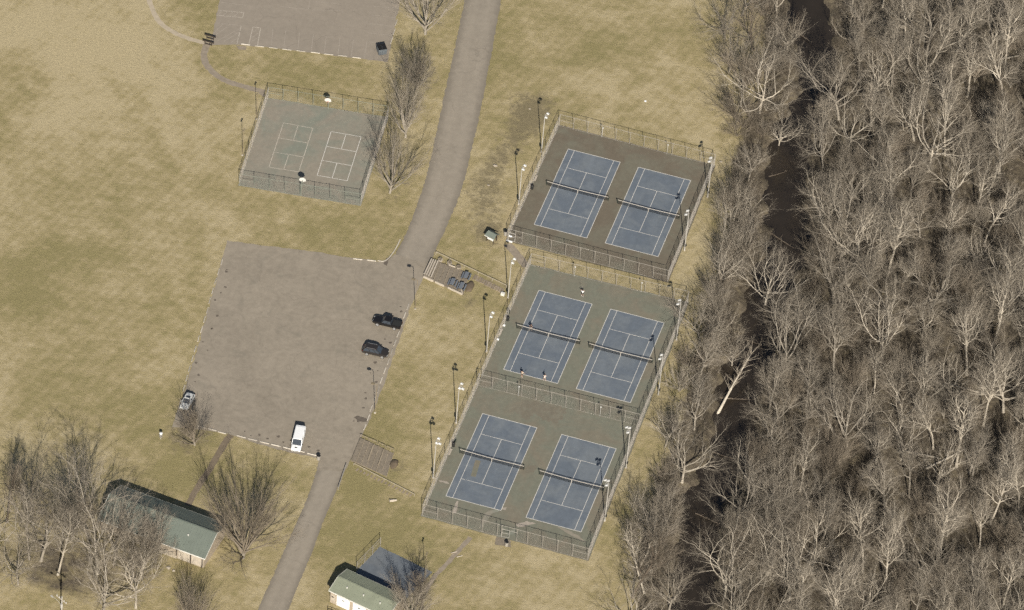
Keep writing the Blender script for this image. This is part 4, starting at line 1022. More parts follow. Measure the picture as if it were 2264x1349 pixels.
log(869, 1109, 1.4, .28, math.radians(28), 'short sawn log on the grass left of the bottom courts', 'timber_pale', 1)
log(1004, 1222, 1.2, .1, math.radians(40), 'pale timber edging on the upper side of the narrow dirt path', 'timber_pale', 2)
log(1016, 1231, 1.2, .1, math.radians(40), 'pale timber edging on the lower side of the narrow dirt path', 'timber_pale', 3)
for i, (px, py, s, lab) in enumerate(((1095, 367, .45, 'pale boulder on the worn ground between road and upper courts'), (1427, 224, .3, 'white stone in the grass above the upper courts'), (1594, 358, .32, 'pale stone outside the far corner of the upper courts'), (372, 1256, .5, 'pale rock beside the pavilion'), (384, 1262, .35, 'smaller pale rock beside the pavilion'), (1171, 241, .25, 'small stone beside the first floodlight shadow'), (1080, 410, .3, 'small stone on the worn ground left of the upper courts'))):
    x, y = xy(px, py); r = random.Random(i); b = MB(); k = 9; j_ = [[r.uniform(.75, 1.2) for _ in range(k)] for _ in range(4)]
    b.rings([[(s * q * j_[a][j] * math.cos(2 * math.pi * j / k), s * .75 * q * j_[a][j] * math.sin(2 * math.pi * j / k), s * z) for j in range(k)] for a, (q, z) in enumerate(((.95, 0), (1, .3), (.75, .6), (.2, .75)))])
    tag(b.build('rock', 'stone' if 'white' not in lab else 'white_paint', None, loc=(x, y, -.03)), lab, 'rock', 'loose rocks')
# ------------------------------------------------------------------ buildings
def gable_building(name, label, origin, ang, L, D, eave, rise, roof_mat, over=0.45, seams=0):
    """origin: far left eave corner; x runs along the ridge, y towards the far side, building spans y from -D to 0."""
    g = thing(name, label, 'building', (origin[0], origin[1], 0), ang); t = .1
    for nm, y0, y1 in (('far', 0.0, -D / 2), ('near', -D, -D / 2)):
        z0, z1 = eave, eave + rise; b = MB()
        b.add([(0, y0, z0), (L, y0, z0), (L, y1, z1), (0, y1, z1), (0, y0, z0 + t), (L, y0, z0 + t), (L, y1, z1 + t), (0, y1, z1 + t)], [(0, 1, 2, 3), (4, 7, 6, 5), (0, 4, 5, 1), (1, 5, 6, 2), (2, 6, 7, 3), (3, 7, 4, 0)])
        r = b.build('roof_slope', roof_mat, g)
        for k in range(1, int(L / .6)):
            m = MB(); xk = k * .6; m.add([(xk - .02, y0, z0 + t), (xk + .02, y0, z0 + t), (xk, y0, z0 + t + .03), (xk - .02, y1, z1 + t), (xk + .02, y1, z1 + t), (xk, y1, z1 + t + .03)], [(0, 3, 5, 2), (1, 2, 5, 4)]); m.build('roof_seam', roof_mat, r)
        b = MB(); b.beam((0, y0, z0 + .02), (L, y0, z0 + .02), .05, .16); b.build('fascia', 'trim', g)
        for xx in (-.02, L + .02): b = MB(); b.beam((xx, y0, z0 + .05), (xx, y1, z1 + .05), .05, .18); b.build('barge_board', 'trim', g)
    for k in range(3):
        xv = L * (.22 + .28 * k); zv = eave + rise * .55 + t; yv = -D * .72; b = MB(); b.lathe([(.09, -.1), (.09, .3), (.14, .32), (.14, .38), (.02, .42)], 8, (xv, yv, zv)); b.build('roof_vent', 'trim', g)
    b = MB(); b.tube([(0, -D - .06, eave - .02), (L, -D - .06, eave - .02)], .07, 6); b.build('gutter', 'trim', g)
    b = MB(); b.beam((0, -D / 2, eave + rise + t + .02), (L, -D / 2, eave + rise + t + .02), .3, .05); b.build('ridge_cap', roof_mat, g)
    x0, x1, y0, y1 = over, L - over, -over, -D + over; th = .2
    for nm, a, c, in (('wall', (x0, y0), (x1, y0)), ('wall', (x1, y0 - th / 2), (x1, y1 + th / 2)), ('wall', (x1, y1), (x0, y1)), ('wall', (x0, y1 + th / 2), (x0, y0 - th / 2))):
        b = MB(); b.beam((*a, eave / 2), (*c, eave / 2), th, eave); b.build(nm, 'wall_tan', g)
    for xx in (x0, x1):
        b = MB(); b.add([(xx - .09, y0 - .1, eave), (xx - .09, y1 + .1, eave), (xx - .09, -D / 2, eave + rise - .05), (xx + .09, y0 - .1, eave), (xx + .09, y1 + .1, eave), (xx + .09, -D / 2, eave + rise - .05)], [(0, 1, 2), (5, 4, 3), (0, 3, 4, 1), (1, 4, 5, 2), (2, 5, 3, 0)]); b.build('gable', 'wall_tan', g)
    return g, y1


o1 = at(767.2, 1258.8, 3.0)
g, yw = gable_building('park_building', 'low building with a green metal roof and white doors at the bottom of the photo', (o1.x, o1.y), math.radians(-12.9), 12.7, 6.6, 3.0, .95, 'roof_green', .3)
for i, xx in enumerate((1.75, 5.2, 8.7)):
    b = MB(); b.box((xx + 1.35, yw - .12, 1.3), (2.75, .06, 2.45)); d_ = b.build('garage_door', 'door_white', g)
    for k in range(4): m = MB(); m.box((xx + 1.35, yw - .155, .45 + .55 * k), (2.6, .015, .03)); m.build('door_groove', 'trim', d_)
    m = MB(); m.box((xx + 1.35, yw - .17, 1.9), (.5, .03, .2)); m.build('door_window', 'car_glass', d_)
b = MB(); b.box((.95, yw - .13, 1.5), (.9, .06, 1.5)); b.build('notice_panel', 'timber_pale', g)
b = MB(); b.box((.85, yw - .19, 1.75), (.5, .04, .2)); b.build('sign_plate', 'timber_dark', g)
rail(((724, 1352), (752, 1362)), 'black patio railing in front of the white doors of the green roofed building', .95, 3, 'black_metal', 'patio_railing', .06, 3)

o2 = at(268, 1073, 3.0)
a_ = at(505, 1160, 3.0); pang = math.atan2(a_.y - o2.y, a_.x - o2.x); plen = math.hypot(a_.x - o2.x, a_.y - o2.y)
g, yw = gable_building('park_pavilion', 'long pavilion with a teal grey metal roof half hidden by bare trees', (o2.x, o2.y), pang, plen, 10.05, 2.9, 2.3, 'roof_teal', .5)
for xx, w in ((plen - 5.6, 2.4), (plen - 2.9, 2.4)):
    b = MB(); b.box((xx + w / 2, yw - .13, 1.35), (w, .06, 2.3)); b.build('wall_panel', 'timber_pale', g)
r = random.Random(5)
for i in range(26):   # rubble stonework along the front
    xx = plen - 9.4 + (i % 9) * .42 + r.uniform(-.05, .05); b = MB(); b.box((xx, yw - .2, .25 + (i // 9) * .4), (.38, .25, .34), r.uniform(-.1, .1), .85); b.build('stone_block', 'stone', g)
for xx in (plen - .7, plen - 3.1, plen - 6.0, plen - 9.8): b = MB(); b.beam((xx, yw - .2, 0), (xx, yw - .2, 2.85), .16, .16); b.build('porch_post', 'timber_dark', g)
b = MB(); b.box((plen - .42, yw + 1.2, 2.3), (.08, .5, .5)); b.build('gable_vent', 'white_paint', g)

# ------------------------------------------------------------------ utility pole
ux, uy = xy(134, 1421); g = thing('utility_pole', 'wooden utility pole with a pale cross arm at the bottom left corner', 'utility pole', (ux, uy, 0))
b = MB(); b.tube([(0, 0, 0), (0, 0, 12.2)], [.17, .11], 10); b.build('pole', 'pole_grey', g)
b = MB(); b.beam((-1.3, .7, 11.3), (1.1, -.6, 11.3), .12, .14); b.build('cross_arm', 'timber_pale', g)
for k in (-1.2, -.6, .5, 1.0): b = MB(); b.lathe([(.03, 11.36), (.09, 11.42), (.05, 11.5), (.09, 11.56), (.03, 11.66)], 8, (k, -k * .545, 0)); b.build('insulator', 'lamp_white', g)
b = MB(); b.lathe([(.2, 9.6), (.24, 9.7), (.24, 10.5), (.18, 10.6)], 12, (.1, -.36, 0)); b.build('transformer', 'pole_grey', g)
b = MB(); b.tube([(0, 0, 9.9), (-1.6, .9, 10.3), (-2.2, 1.2, 10.2)], .04, 6); b.box((-2.35, 1.28, 10.15), (.55, .3, .14), -.5); b.build('street_light_arm', 'pole_grey', g)


# ------------------------------------------------------------------ people
def skin_obj(name, mat, parent, verts, edges, radii, levels=1):
    me = bpy.data.meshes.new(name); me.from_pydata([Vector(v) for v in verts], edges, []); me.materials.append(MATS[mat])
    o = bpy.data.objects.new(name, me); COL.objects.link(o); o.parent = parent
    m = o.modifiers.new('skin', 'SKIN'); m.use_smooth_shade = True
    for i, r in enumerate(radii): me.skin_vertices[0].data[i].radius = (r, r) if isinstance(r, float) else r
    me.skin_vertices[0].data[0].use_root = True
    s = o.modifiers.new('sub', 'SUBSURF'); s.levels = levels; s.render_levels = levels
    return o


def person(px, py, label, heading, J, shirt, bottoms, long_legs=False, sleeves=True, shoes='cloth_white'):
    """J overrides joint positions (x forward, y left, z up)."""
    x, y = xy(px, py); g = thing('person', label, 'person', (x, y, .035), heading, 'people in the park')
    j = dict(pelvis=(0, 0, .95), belly=(0, 0, 1.12), chest=(.01, 0, 1.32), neck=(.01, 0, 1.49), head=(.03, 0, 1.62), crown=(.02, 0, 1.74), nose=(.125, 0, 1.60), ls=(0, .18, 1.42), le=(-.02, .25, 1.15), lw=(.08, .25, .92), rs=(0, -.18, 1.42), re=(-.02, -.25, 1.15), rw=(.08, -.25, .92),
             lh=(0, .09, .92), lk=(.03, .11, .5), la=(-.01, .12, .08), lt=(.15, .13, .03), rh=(0, -.09, .92), rk=(.03, -.11, .5), ra=(-.01, -.12, .08), rt=(.15, -.13, .03))
    j.update(J); V, Ed, Rd, ix = [], [], [], {}
    rad = dict(pelvis=.125, belly=.115, chest=.135, neck=.055, head=.095, crown=.06, nose=.016, ls=.065, le=.043, lw=.030, rs=.065, re=.043, rw=.030, lh=.095, lk=.06, la=.042, lt=.03, rh=.095, rk=.06, ra=.042, rt=.03)
    for k in j: ix[k] = len(V); V.append(j[k]); Rd.append(rad[k])
    for a, c in (('pelvis', 'belly'), ('belly', 'chest'), ('chest', 'neck'), ('neck', 'head'), ('head', 'crown'), ('head', 'nose'), ('chest', 'ls'), ('ls', 'le'), ('le', 'lw'), ('chest', 'rs'), ('rs', 're'), ('re', 'rw'), ('pelvis', 'lh'), ('lh', 'lk'), ('lk', 'la'), ('la', 'lt'), ('pelvis', 'rh'), ('rh', 'rk'), ('rk', 'ra'), ('ra', 'rt')): Ed.append((ix[a], ix[c]))
    for w, e, s in (('lw', 'le', 1), ('rw', 're', -1)):
        W_, E_ = Vector(j[w]), Vector(j[e]); d = (W_ - E_).normalized(); side = d.cross(Vector((0, 0, 1))); side = side.normalized() if side.length > .1 else Vector((0, 1, 0)); nrm = side.cross(d)
        pi = len(V); V.append(W_ + d * .06); Rd.append((.036, .022)); Ed.append((ix[w], pi))
        for f_, (off, ln_) in enumerate(((-.03, .075), (-.01, .088), (.01, .082), (.03, .065))):
            k1 = len(V); V.append(W_ + d * (.105) + side * off); Rd.append(.0105); V.append(W_ + d * (.1 + ln_ * .9) + side * off - nrm * .03); Rd.append(.008); Ed += [(pi, k1), (k1, k1 + 1)]
        k1 = len(V); V.append(W_ + d * .06 + side * .05 * s); Rd.append(.012); V.append(W_ + d * .1 + side * .065 * s - nrm * .015); Rd.append(.009); Ed += [(pi, k1), (k1, k1 + 1)]
    skin_obj('body', 'skin', g, V, Ed, Rd, 1)
    lerp = lambda a, c, t: tuple(Vector(j[a]).lerp(Vector(j[c]), t))
    sv = [j['belly'], lerp('belly', 'pelvis', .7), j['chest'], lerp('chest', 'neck', .6), j['ls'], lerp('ls', 'le', .75), j['rs'], lerp('rs', 're', .75)]
    skin_obj('shirt', shirt, g, sv, [(0, 1), (0, 2), (2, 3), (2, 4), (4, 5), (2, 6), (6, 7)], [.145, .15, .165, .085, .088, .068, .088, .068], 1)
    t = .98 if not long_legs else 1.0
    if long_legs: bv = [j['pelvis'], j['lh'], j['lk'], lerp('lk', 'la', .9), j['rh'], j['rk'], lerp('rk', 'ra', .9)]; be = [(0, 1), (1, 2), (2, 3), (0, 4), (4, 5), (5, 6)]; br = [.145, .112, .082, .066, .112, .082, .066]
    else: bv = [j['pelvis'], j['lh'], lerp('lh', 'lk', .72), j['rh'], lerp('rh', 'rk', .72)]; be = [(0, 1), (1, 2), (0, 3), (3, 4)]; br = [.145, .118, .098, .118, .098]
    skin_obj('trousers' if long_legs else 'shorts', bottoms, g, bv, be, br, 1)
    for s in 'lr':
        skin_obj('shoe', shoes, g, [lerp(s + 'a', s + 't', -.25), lerp(s + 'a', s + 't', .35), lerp(s + 'a', s + 't', 1.15)], [(0, 1), (1, 2)], [.05, .054, .04], 1)
    hx, hy, hz = j['head']; b = MB(); k = 12
    b.rings([[(hx - .02 + q * math.cos(2 * math.pi * i / k), hy + q * .85 * math.sin(2 * math.pi * i / k), hz + z) for i in range(k)] for q, z in ((.112, .02), (.118, .07), (.10, .12), (.06, .155), (.01, .165))]); b.build('hair', 'hair', g, True)
    b = MB()
    for s in (-1, 1): b.lathe([(.004, -.012), (.012, 0), (.004, .012)], 6, (hx + .088, hy + s * .033, hz + .01))
    b.build('eyes', 'hair', g); b = MB(); b.box((hx + .09, hy, hz - .06), (.015, .05, .012)); b.build('mouth', 'lamp_red', g)
    for s in (-1, 1): b = MB(); b.lathe([(.008, -.03), (.022, 0), (.008, .03)], 6, (hx, hy + s * .098, hz)); b.build('ear', 'skin', g)
    return g, j


def racket(g, hand, tip, label):
    h, t_ = Vector(hand), Vector(tip); M = Matrix.Rotation(g.rotation_euler.z, 4, 'Z'); d = (t_ - h).normalized()
    o = thing('tennis_racket', label, 'racket', g.location + (M @ h), g.rotation_euler.z, 'rackets held by the players'); u = d.cross(Vector((0, 0, 1)));
    u = u.normalized() if u.length > .1 else Vector((0, 1, 0))
    b = MB(); b.tube([d * -.05, d * .16], .017, 6); b.build('handle', 'racket', o)
    c = d * .48; b = MB(); b.tube([d * .16, d * .26, c - d * .17], [.012, .012, .012], 5); b.tube([c + d * .175 * math.cos(a) + u * .13 * math.sin(a) for a in [k * math.pi / 9 for k in range(19)]], .011, 5, False); fr = b.build('head_frame', 'racket', o)
    b = MB()
    for k in range(-4, 5): s = .13 * math.sqrt(1 - (k / 5) ** 2); b.tube([c + d * (.035 * k) - u * s, c + d * (.035 * k) + u * s], .0015, 3, False)
    for k in range(-3, 4): s = .175 * math.sqrt(1 - (k / 4) ** 2); b.tube([c + u * (.032 * k) - d * s, c + u * (.032 * k) + d * s], .0015, 3, False)
    b.build('strings', 'net_tape', fr)


UPY = math.pi / 2
g, j = person(1287.5, 655.5, 'player in a white top and black shorts serving behind the far baseline', -UPY + .25, dict(le=(.22, .32, 1.55), lw=(.32, .30, 1.82), re=(-.12, -.42, 1.42), rw=(-.10, -.30, 1.66), lk=(.12, .13, .5), rk=(-.06, -.13, .5), ra=(-.16, -.15, .09), rt=(-.02, -.16, .03)), 'cloth_white', 'cloth_black')
racket(g, (-.09, -.28, 1.74), (-.3, -.25, 2.0), 'racket raised by the serving player')
g, j = person(1173.5, 731, 'player in a dark shirt and grey shorts standing at the net', -UPY, dict(le=(.12, .32, 1.22), lw=(.34, .18, 1.20), re=(.12, -.32, 1.22), rw=(.34, -.12, 1.18), lk=(.10, .17, .5), rk=(.10, -.17, .5), la=(-.02, .2, .08), ra=(-.02, -.2, .08), lt=(.14, .24, .03), rt=(.14, -.24, .03)), 'cloth_black', 'cloth_grey')
racket(g, (.40, -.1, 1.2), (.62, .0, 1.45), 'racket held up by the player at the net')
g, j = person(1153.5, 834.5, 'player in a tan top and black shorts at the near baseline, left of the two', UPY - .2, dict(le=(.06, .3, 1.18), lw=(.28, .24, 1.1), re=(.0, -.36, 1.2), rw=(.18, -.46, 1.02), lk=(.14, .14, .52), rk=(-.05, -.14, .5), ra=(-.2, -.16, .1), rt=(-.06, -.17, .03)), 'cloth_tan', 'cloth_black')
racket(g, (.24, -.49, .99), (.5, -.6, 1.1), 'racket held low by the left baseline player')
g, j = person(1203.5, 842.5, 'player in a loose white shirt at the near baseline, right of the two', UPY + .1, dict(le=(.1, .34, 1.2), lw=(.3, .22, 1.15), re=(.1, -.34, 1.2), rw=(.3, -.2, 1.12), lk=(.1, .18, .5), rk=(.1, -.18, .5), la=(0, .22, .08), ra=(0, -.22, .08), lt=(.16, .26, .03), rt=(.16, -.26, .03)), 'cloth_white', 'cloth_tan')
racket(g, (.36, -.17, 1.13), (.6, -.05, 1.3), 'racket held in front of the right baseline player')
# pale rectangular flag-like sign on the open grass
fx, fy = xy(355.5, 971); g = thing('disc_golf_basket', 'pale slim post with a tilted tray on the open grass left of the car park', 'target post', (fx, fy, 0))
b = MB(); b.tube([(0, 0, 0), (0, 0, 1.75)], .05, 8); b.build('post', 'lamp_white', g)
b = MB(); b.lathe([(.12, .62), (.3, .66), (.33, .85), (.31, .85), (.28, .7), (.1, .68)], 14); b.build('basket', 'galvanised', g)
b = MB(); b.lathe([(.3, 1.42), (.32, 1.6), (.06, 1.7)], 14); b.build('top_band', 'white_paint', g)
b = MB()
for k in range(14): a = k * math.pi / 7; b.tube([(.27 * math.cos(a), .27 * math.sin(a), 1.45), (.13 * math.cos(a), .13 * math.sin(a), .95), (.06 * math.cos(a), .06 * math.sin(a), .72)], .012, 3, False)
b.build('chains', 'pole_grey', g)


# ------------------------------------------------------------------ trees
class Tree:
    SPEC = {  # per level: children, first position, angle lo/hi (deg), length ratio, wander, lift, segments, sides
        'vase': dict(H=12.0, trunk=.19, tr=.24, lv=[dict(n=17, t0=.22, a=(8, 62), k=(2.4, 3.4), w=.08, up=.06, s=7, m=6), dict(n=7, t0=.20, a=(12, 32), k=(.36, .56), w=.10, up=.06, s=4, m=4), dict(n=7, t0=.15, a=(12, 36), k=(.40, .60), w=.10, up=.04, s=2, m=3), dict(n=7, t0=.1, a=(12, 42), k=(.45, .8), w=.05, up=.03, s=1, m=3)]),
        'broom': dict(H=12.0, trunk=.20, tr=.24, lv=[dict(n=12, t0=.25, a=(6, 52), k=(2.5, 3.8), w=.08, up=.11, s=7, m=6), dict(n=7, t0=.20, a=(12, 30), k=(.34, .54), w=.10, up=.06, s=4, m=4), dict(n=6, t0=.15, a=(12, 36), k=(.40, .60), w=.10, up=.04, s=2, m=3), dict(n=7, t0=.1, a=(12, 42), k=(.45, .8), w=.05, up=.03, s=1, m=3)]),
        'spread': dict(H=17.0, trunk=.34, tr=.30, lv=[dict(n=8, t0=.50, a=(26, 78), k=(1.3, 2.1), w=.17, up=.085, s=9, m=6), dict(n=7, t0=.22, a=(22, 60), k=(.32, .58), w=.20, up=.05, s=6, m=4), dict(n=6, t0=.2, a=(20, 50), k=(.40, .62), w=.18, up=.03, s=3, m=3), dict(n=8, t0=.1, a=(16, 48), k=(.42, .75), w=.08, up=.02, s=1, m=3)]),
        'tall': dict(H=20.0, trunk=.66, tr=.24, lv=[dict(n=12, t0=.46, a=(20, 60), k=(.30, .54), w=.14, up=.13, s=8, m=6), dict(n=7, t0=.22, a=(20, 55), k=(.38, .62), w=.19, up=.05, s=5, m=4), dict(n=6, t0=.2, a=(18, 48), k=(.42, .64), w=.17, up=.03, s=3, m=3), dict(n=8, t0=.1, a=(16, 46), k=(.45, .75), w=.08, up=.02, s=1, m=3)]),
        'bush': dict(H=5.0, trunk=.12, tr=.09, lv=[dict(n=12, t0=.1, a=(12, 62), k=(3.5, 6.2), w=.12, up=.06, s=5, m=4), dict(n=8, t0=.2, a=(14, 40), k=(.38, .55), w=.14, up=.04, s=3, m=3), dict(n=8, t0=.1, a=(14, 45), k=(.42, .7), w=.06, up=.02, s=1, m=3)]),
    }

    def __init__(s, kind, seed, lean=0.0):
        s.r = random.Random(seed * 977 + len(kind) * 131); s.sp = s.SPEC[kind]; s.parts = ({}, {}, {})
        s.kind = kind; d = Vector((s.r.uniform(-.06, .06) + lean, s.r.uniform(-.06, .06), 1)).normalized()
        s.grow(Vector((0, 0, -.3)), d, s.sp['H'] * s.sp['trunk'] + .3, s.sp['tr'], -1)

    def grow(s, p, d, L, r0, lvl):
        R, sp = s.r, s.sp; g = R.gauss; last = lvl == len(sp['lv']) - 1; q = sp['lv'][lvl] if lvl >= 0 else dict(w=.05, up=.02, s=7, m=9)
        n, w, up_ = q['s'], q['w'], q['up']; pts, dirs = [p], [d]
        for i in range(n):
            d = Vector((d.x + g(0, w), d.y + g(0, w), d.z + g(0, w * .7) + up_)).normalized(); p = p + d * (L / n); pts.append(p); dirs.append(d)
        end = .55 if lvl < 0 else (.22 if not last else .25)
        rad = [max(r0 * (1 - (1 - end) * i / n), .0026) for i in range(n + 1)]
        if lvl < 0: rad[0] *= 1.35
        s.parts[0 if lvl < 0 else (1 if lvl <= 1 else 2)].setdefault((n, q['m']), []).append(([tuple(x) for x in pts], rad))
        if last: return
        c = sp['lv'][lvl + 1]; k = c['n'] if lvl < 1 else max(3, int(round(c['n'] * R.uniform(.75, 1.2)))); az = R.uniform(0, 6.28)
        for i in range(k):
            t = c['t0'] + (1 - c['t0']) * ((i + R.uniform(.1, .9)) / k)
            if i == k - 1: t = 1.0
            f = t * n; m = min(int(f), n - 1); base_ = pts[m].lerp(pts[m + 1], f - m); dd = dirs[m + 1]; rr = rad[m] + (rad[m + 1] - rad[m]) * (f - m)
            az += 2.39996 + R.uniform(-.5, .5); a = math.radians(R.uniform(*c['a']))
            if i == k - 1: a *= .35
            u = dd.orthogonal().normalized(); v = dd.cross(u); sa, ca = math.sin(a), math.cos(a); cz, sz = math.cos(az) * sa, math.sin(az) * sa
            nd_ = dd * ca + u * cz + v * sz
            if nd_.z < -.2: nd_.z *= .3
            nd_.normalize()
            ln_ = L * R.uniform(*c['k']) * (1.15 - .35 * t if lvl >= 0 else (1.12 - .30 * t if s.kind == 'tall' else 1.0))
            s.grow(base_, nd_, ln_, max(rr * R.uniform(.58, .78), .042) if lvl < 1 else (max(rr * R.uniform(.45, .6), .015) if lvl == 1 else .0066), lvl + 1)

    def mesh(s, which, name, mats):
        V, Q, M, off = [], [], [], 0
        for wi, w_ in enumerate(which):
            for (n, m), br in s.parts[w_].items():
                P = np.array([b[0] for b in br]); rad = np.array([b[1] for b in br]); B = len(br); K = n + 1
                d = np.empty_like(P); d[:, 1:-1] = P[:, 2:] - P[:, :-2]; d[:, 0] = P[:, 1] - P[:, 0]; d[:, -1] = P[:, -1] - P[:, -2]
                d /= np.linalg.norm(d, axis=2, keepdims=True)
                ref = np.where(np.abs(d[:, :1, :1]) < .8, np.array([[[1., 0, 0]]]), np.array([[[0, 1., 0]]])); ref = np.broadcast_to(ref, d.shape)
                u = np.cross(d, ref); u /= np.linalg.norm(u, axis=2, keepdims=True); w = np.cross(d, u)
                a = np.arange(m) * 2 * np.pi / m
                ring = P[:, :, None] + (u[:, :, None] * np.cos(a)[None, None, :, None] + w[:, :, None] * np.sin(a)[None, None, :, None]) * rad[:, :, None, None]
                V.append(ring.reshape(-1, 3)); idx = np.arange(B * K * m).reshape(B, K, m) + off; nx = np.roll(idx, -1, axis=2)
                q = np.stack([idx[:, :-1], nx[:, :-1], nx[:, 1:], idx[:, 1:]], -1).reshape(-1, 4); Q.append(q); M.append(np.full(len(q), wi, np.int32)); off += B * K * m
        V = np.concatenate(V); Q = np.concatenate(Q); me = bpy.data.meshes.new(name)
        me.vertices.add(len(V)); me.vertices.foreach_set('co', V.astype(np.float32).ravel()); me.loops.add(len(Q) * 4); me.loops.foreach_set('vertex_index', Q.ravel().astype(np.int32))
        me.polygons.add(len(Q)); me.polygons.foreach_set('loop_start', np.arange(0, len(Q) * 4, 4, dtype=np.int32))
        for mt in mats: me.materials.append(MATS[mt])
        me.polygons.foreach_set('material_index', np.concatenate(M)); me.update(calc_edges=True)
        me.polygons.foreach_set('use_smooth', np.ones(len(Q), bool)); return me


TREE_M, TREE_N, LEAN = {}, {}, random.Random(3)
VARIANTS = {'broom': 2, 'spread': 5, 'tall': 5, 'vase': 3, 'bush': 2}


def plant(kind, x, y, H, rz, label, group, style, name='bare_tree', lean=0.0):
    """style: (trunk, limbs, twigs) materials; copies of one kind and style take turns through a few shared meshes."""
    n = TREE_N[(kind, style)] = TREE_N.get((kind, style), -1) + 1; key = (kind, style, n % VARIANTS[kind], lean)
    if key not in TREE_M:
        t = Tree(kind, len(TREE_M) + 1, lean); TREE_M[key] = [t.mesh((0,), 'trunk', style[:1]), t.mesh((1, 2), 'crown', style[1:])]
    g = bpy.data.objects.new(name, None); COL.objects.link(g); g.location = (x, y, gz1(x, y)); g.rotation_euler = (LEAN.gauss(0, .07), LEAN.gauss(0, .07), rz)
    k = H / Tree.SPEC[kind]['H']; g.scale = (k, k, k); tag(g, label, 'shrub' if kind == 'bush' else 'tree', group)
    for nm, m in zip(('trunk', 'crown'), TREE_M[key]): o = bpy.data.objects.new(nm, m); COL.objects.link(o); o.parent = g
    return g


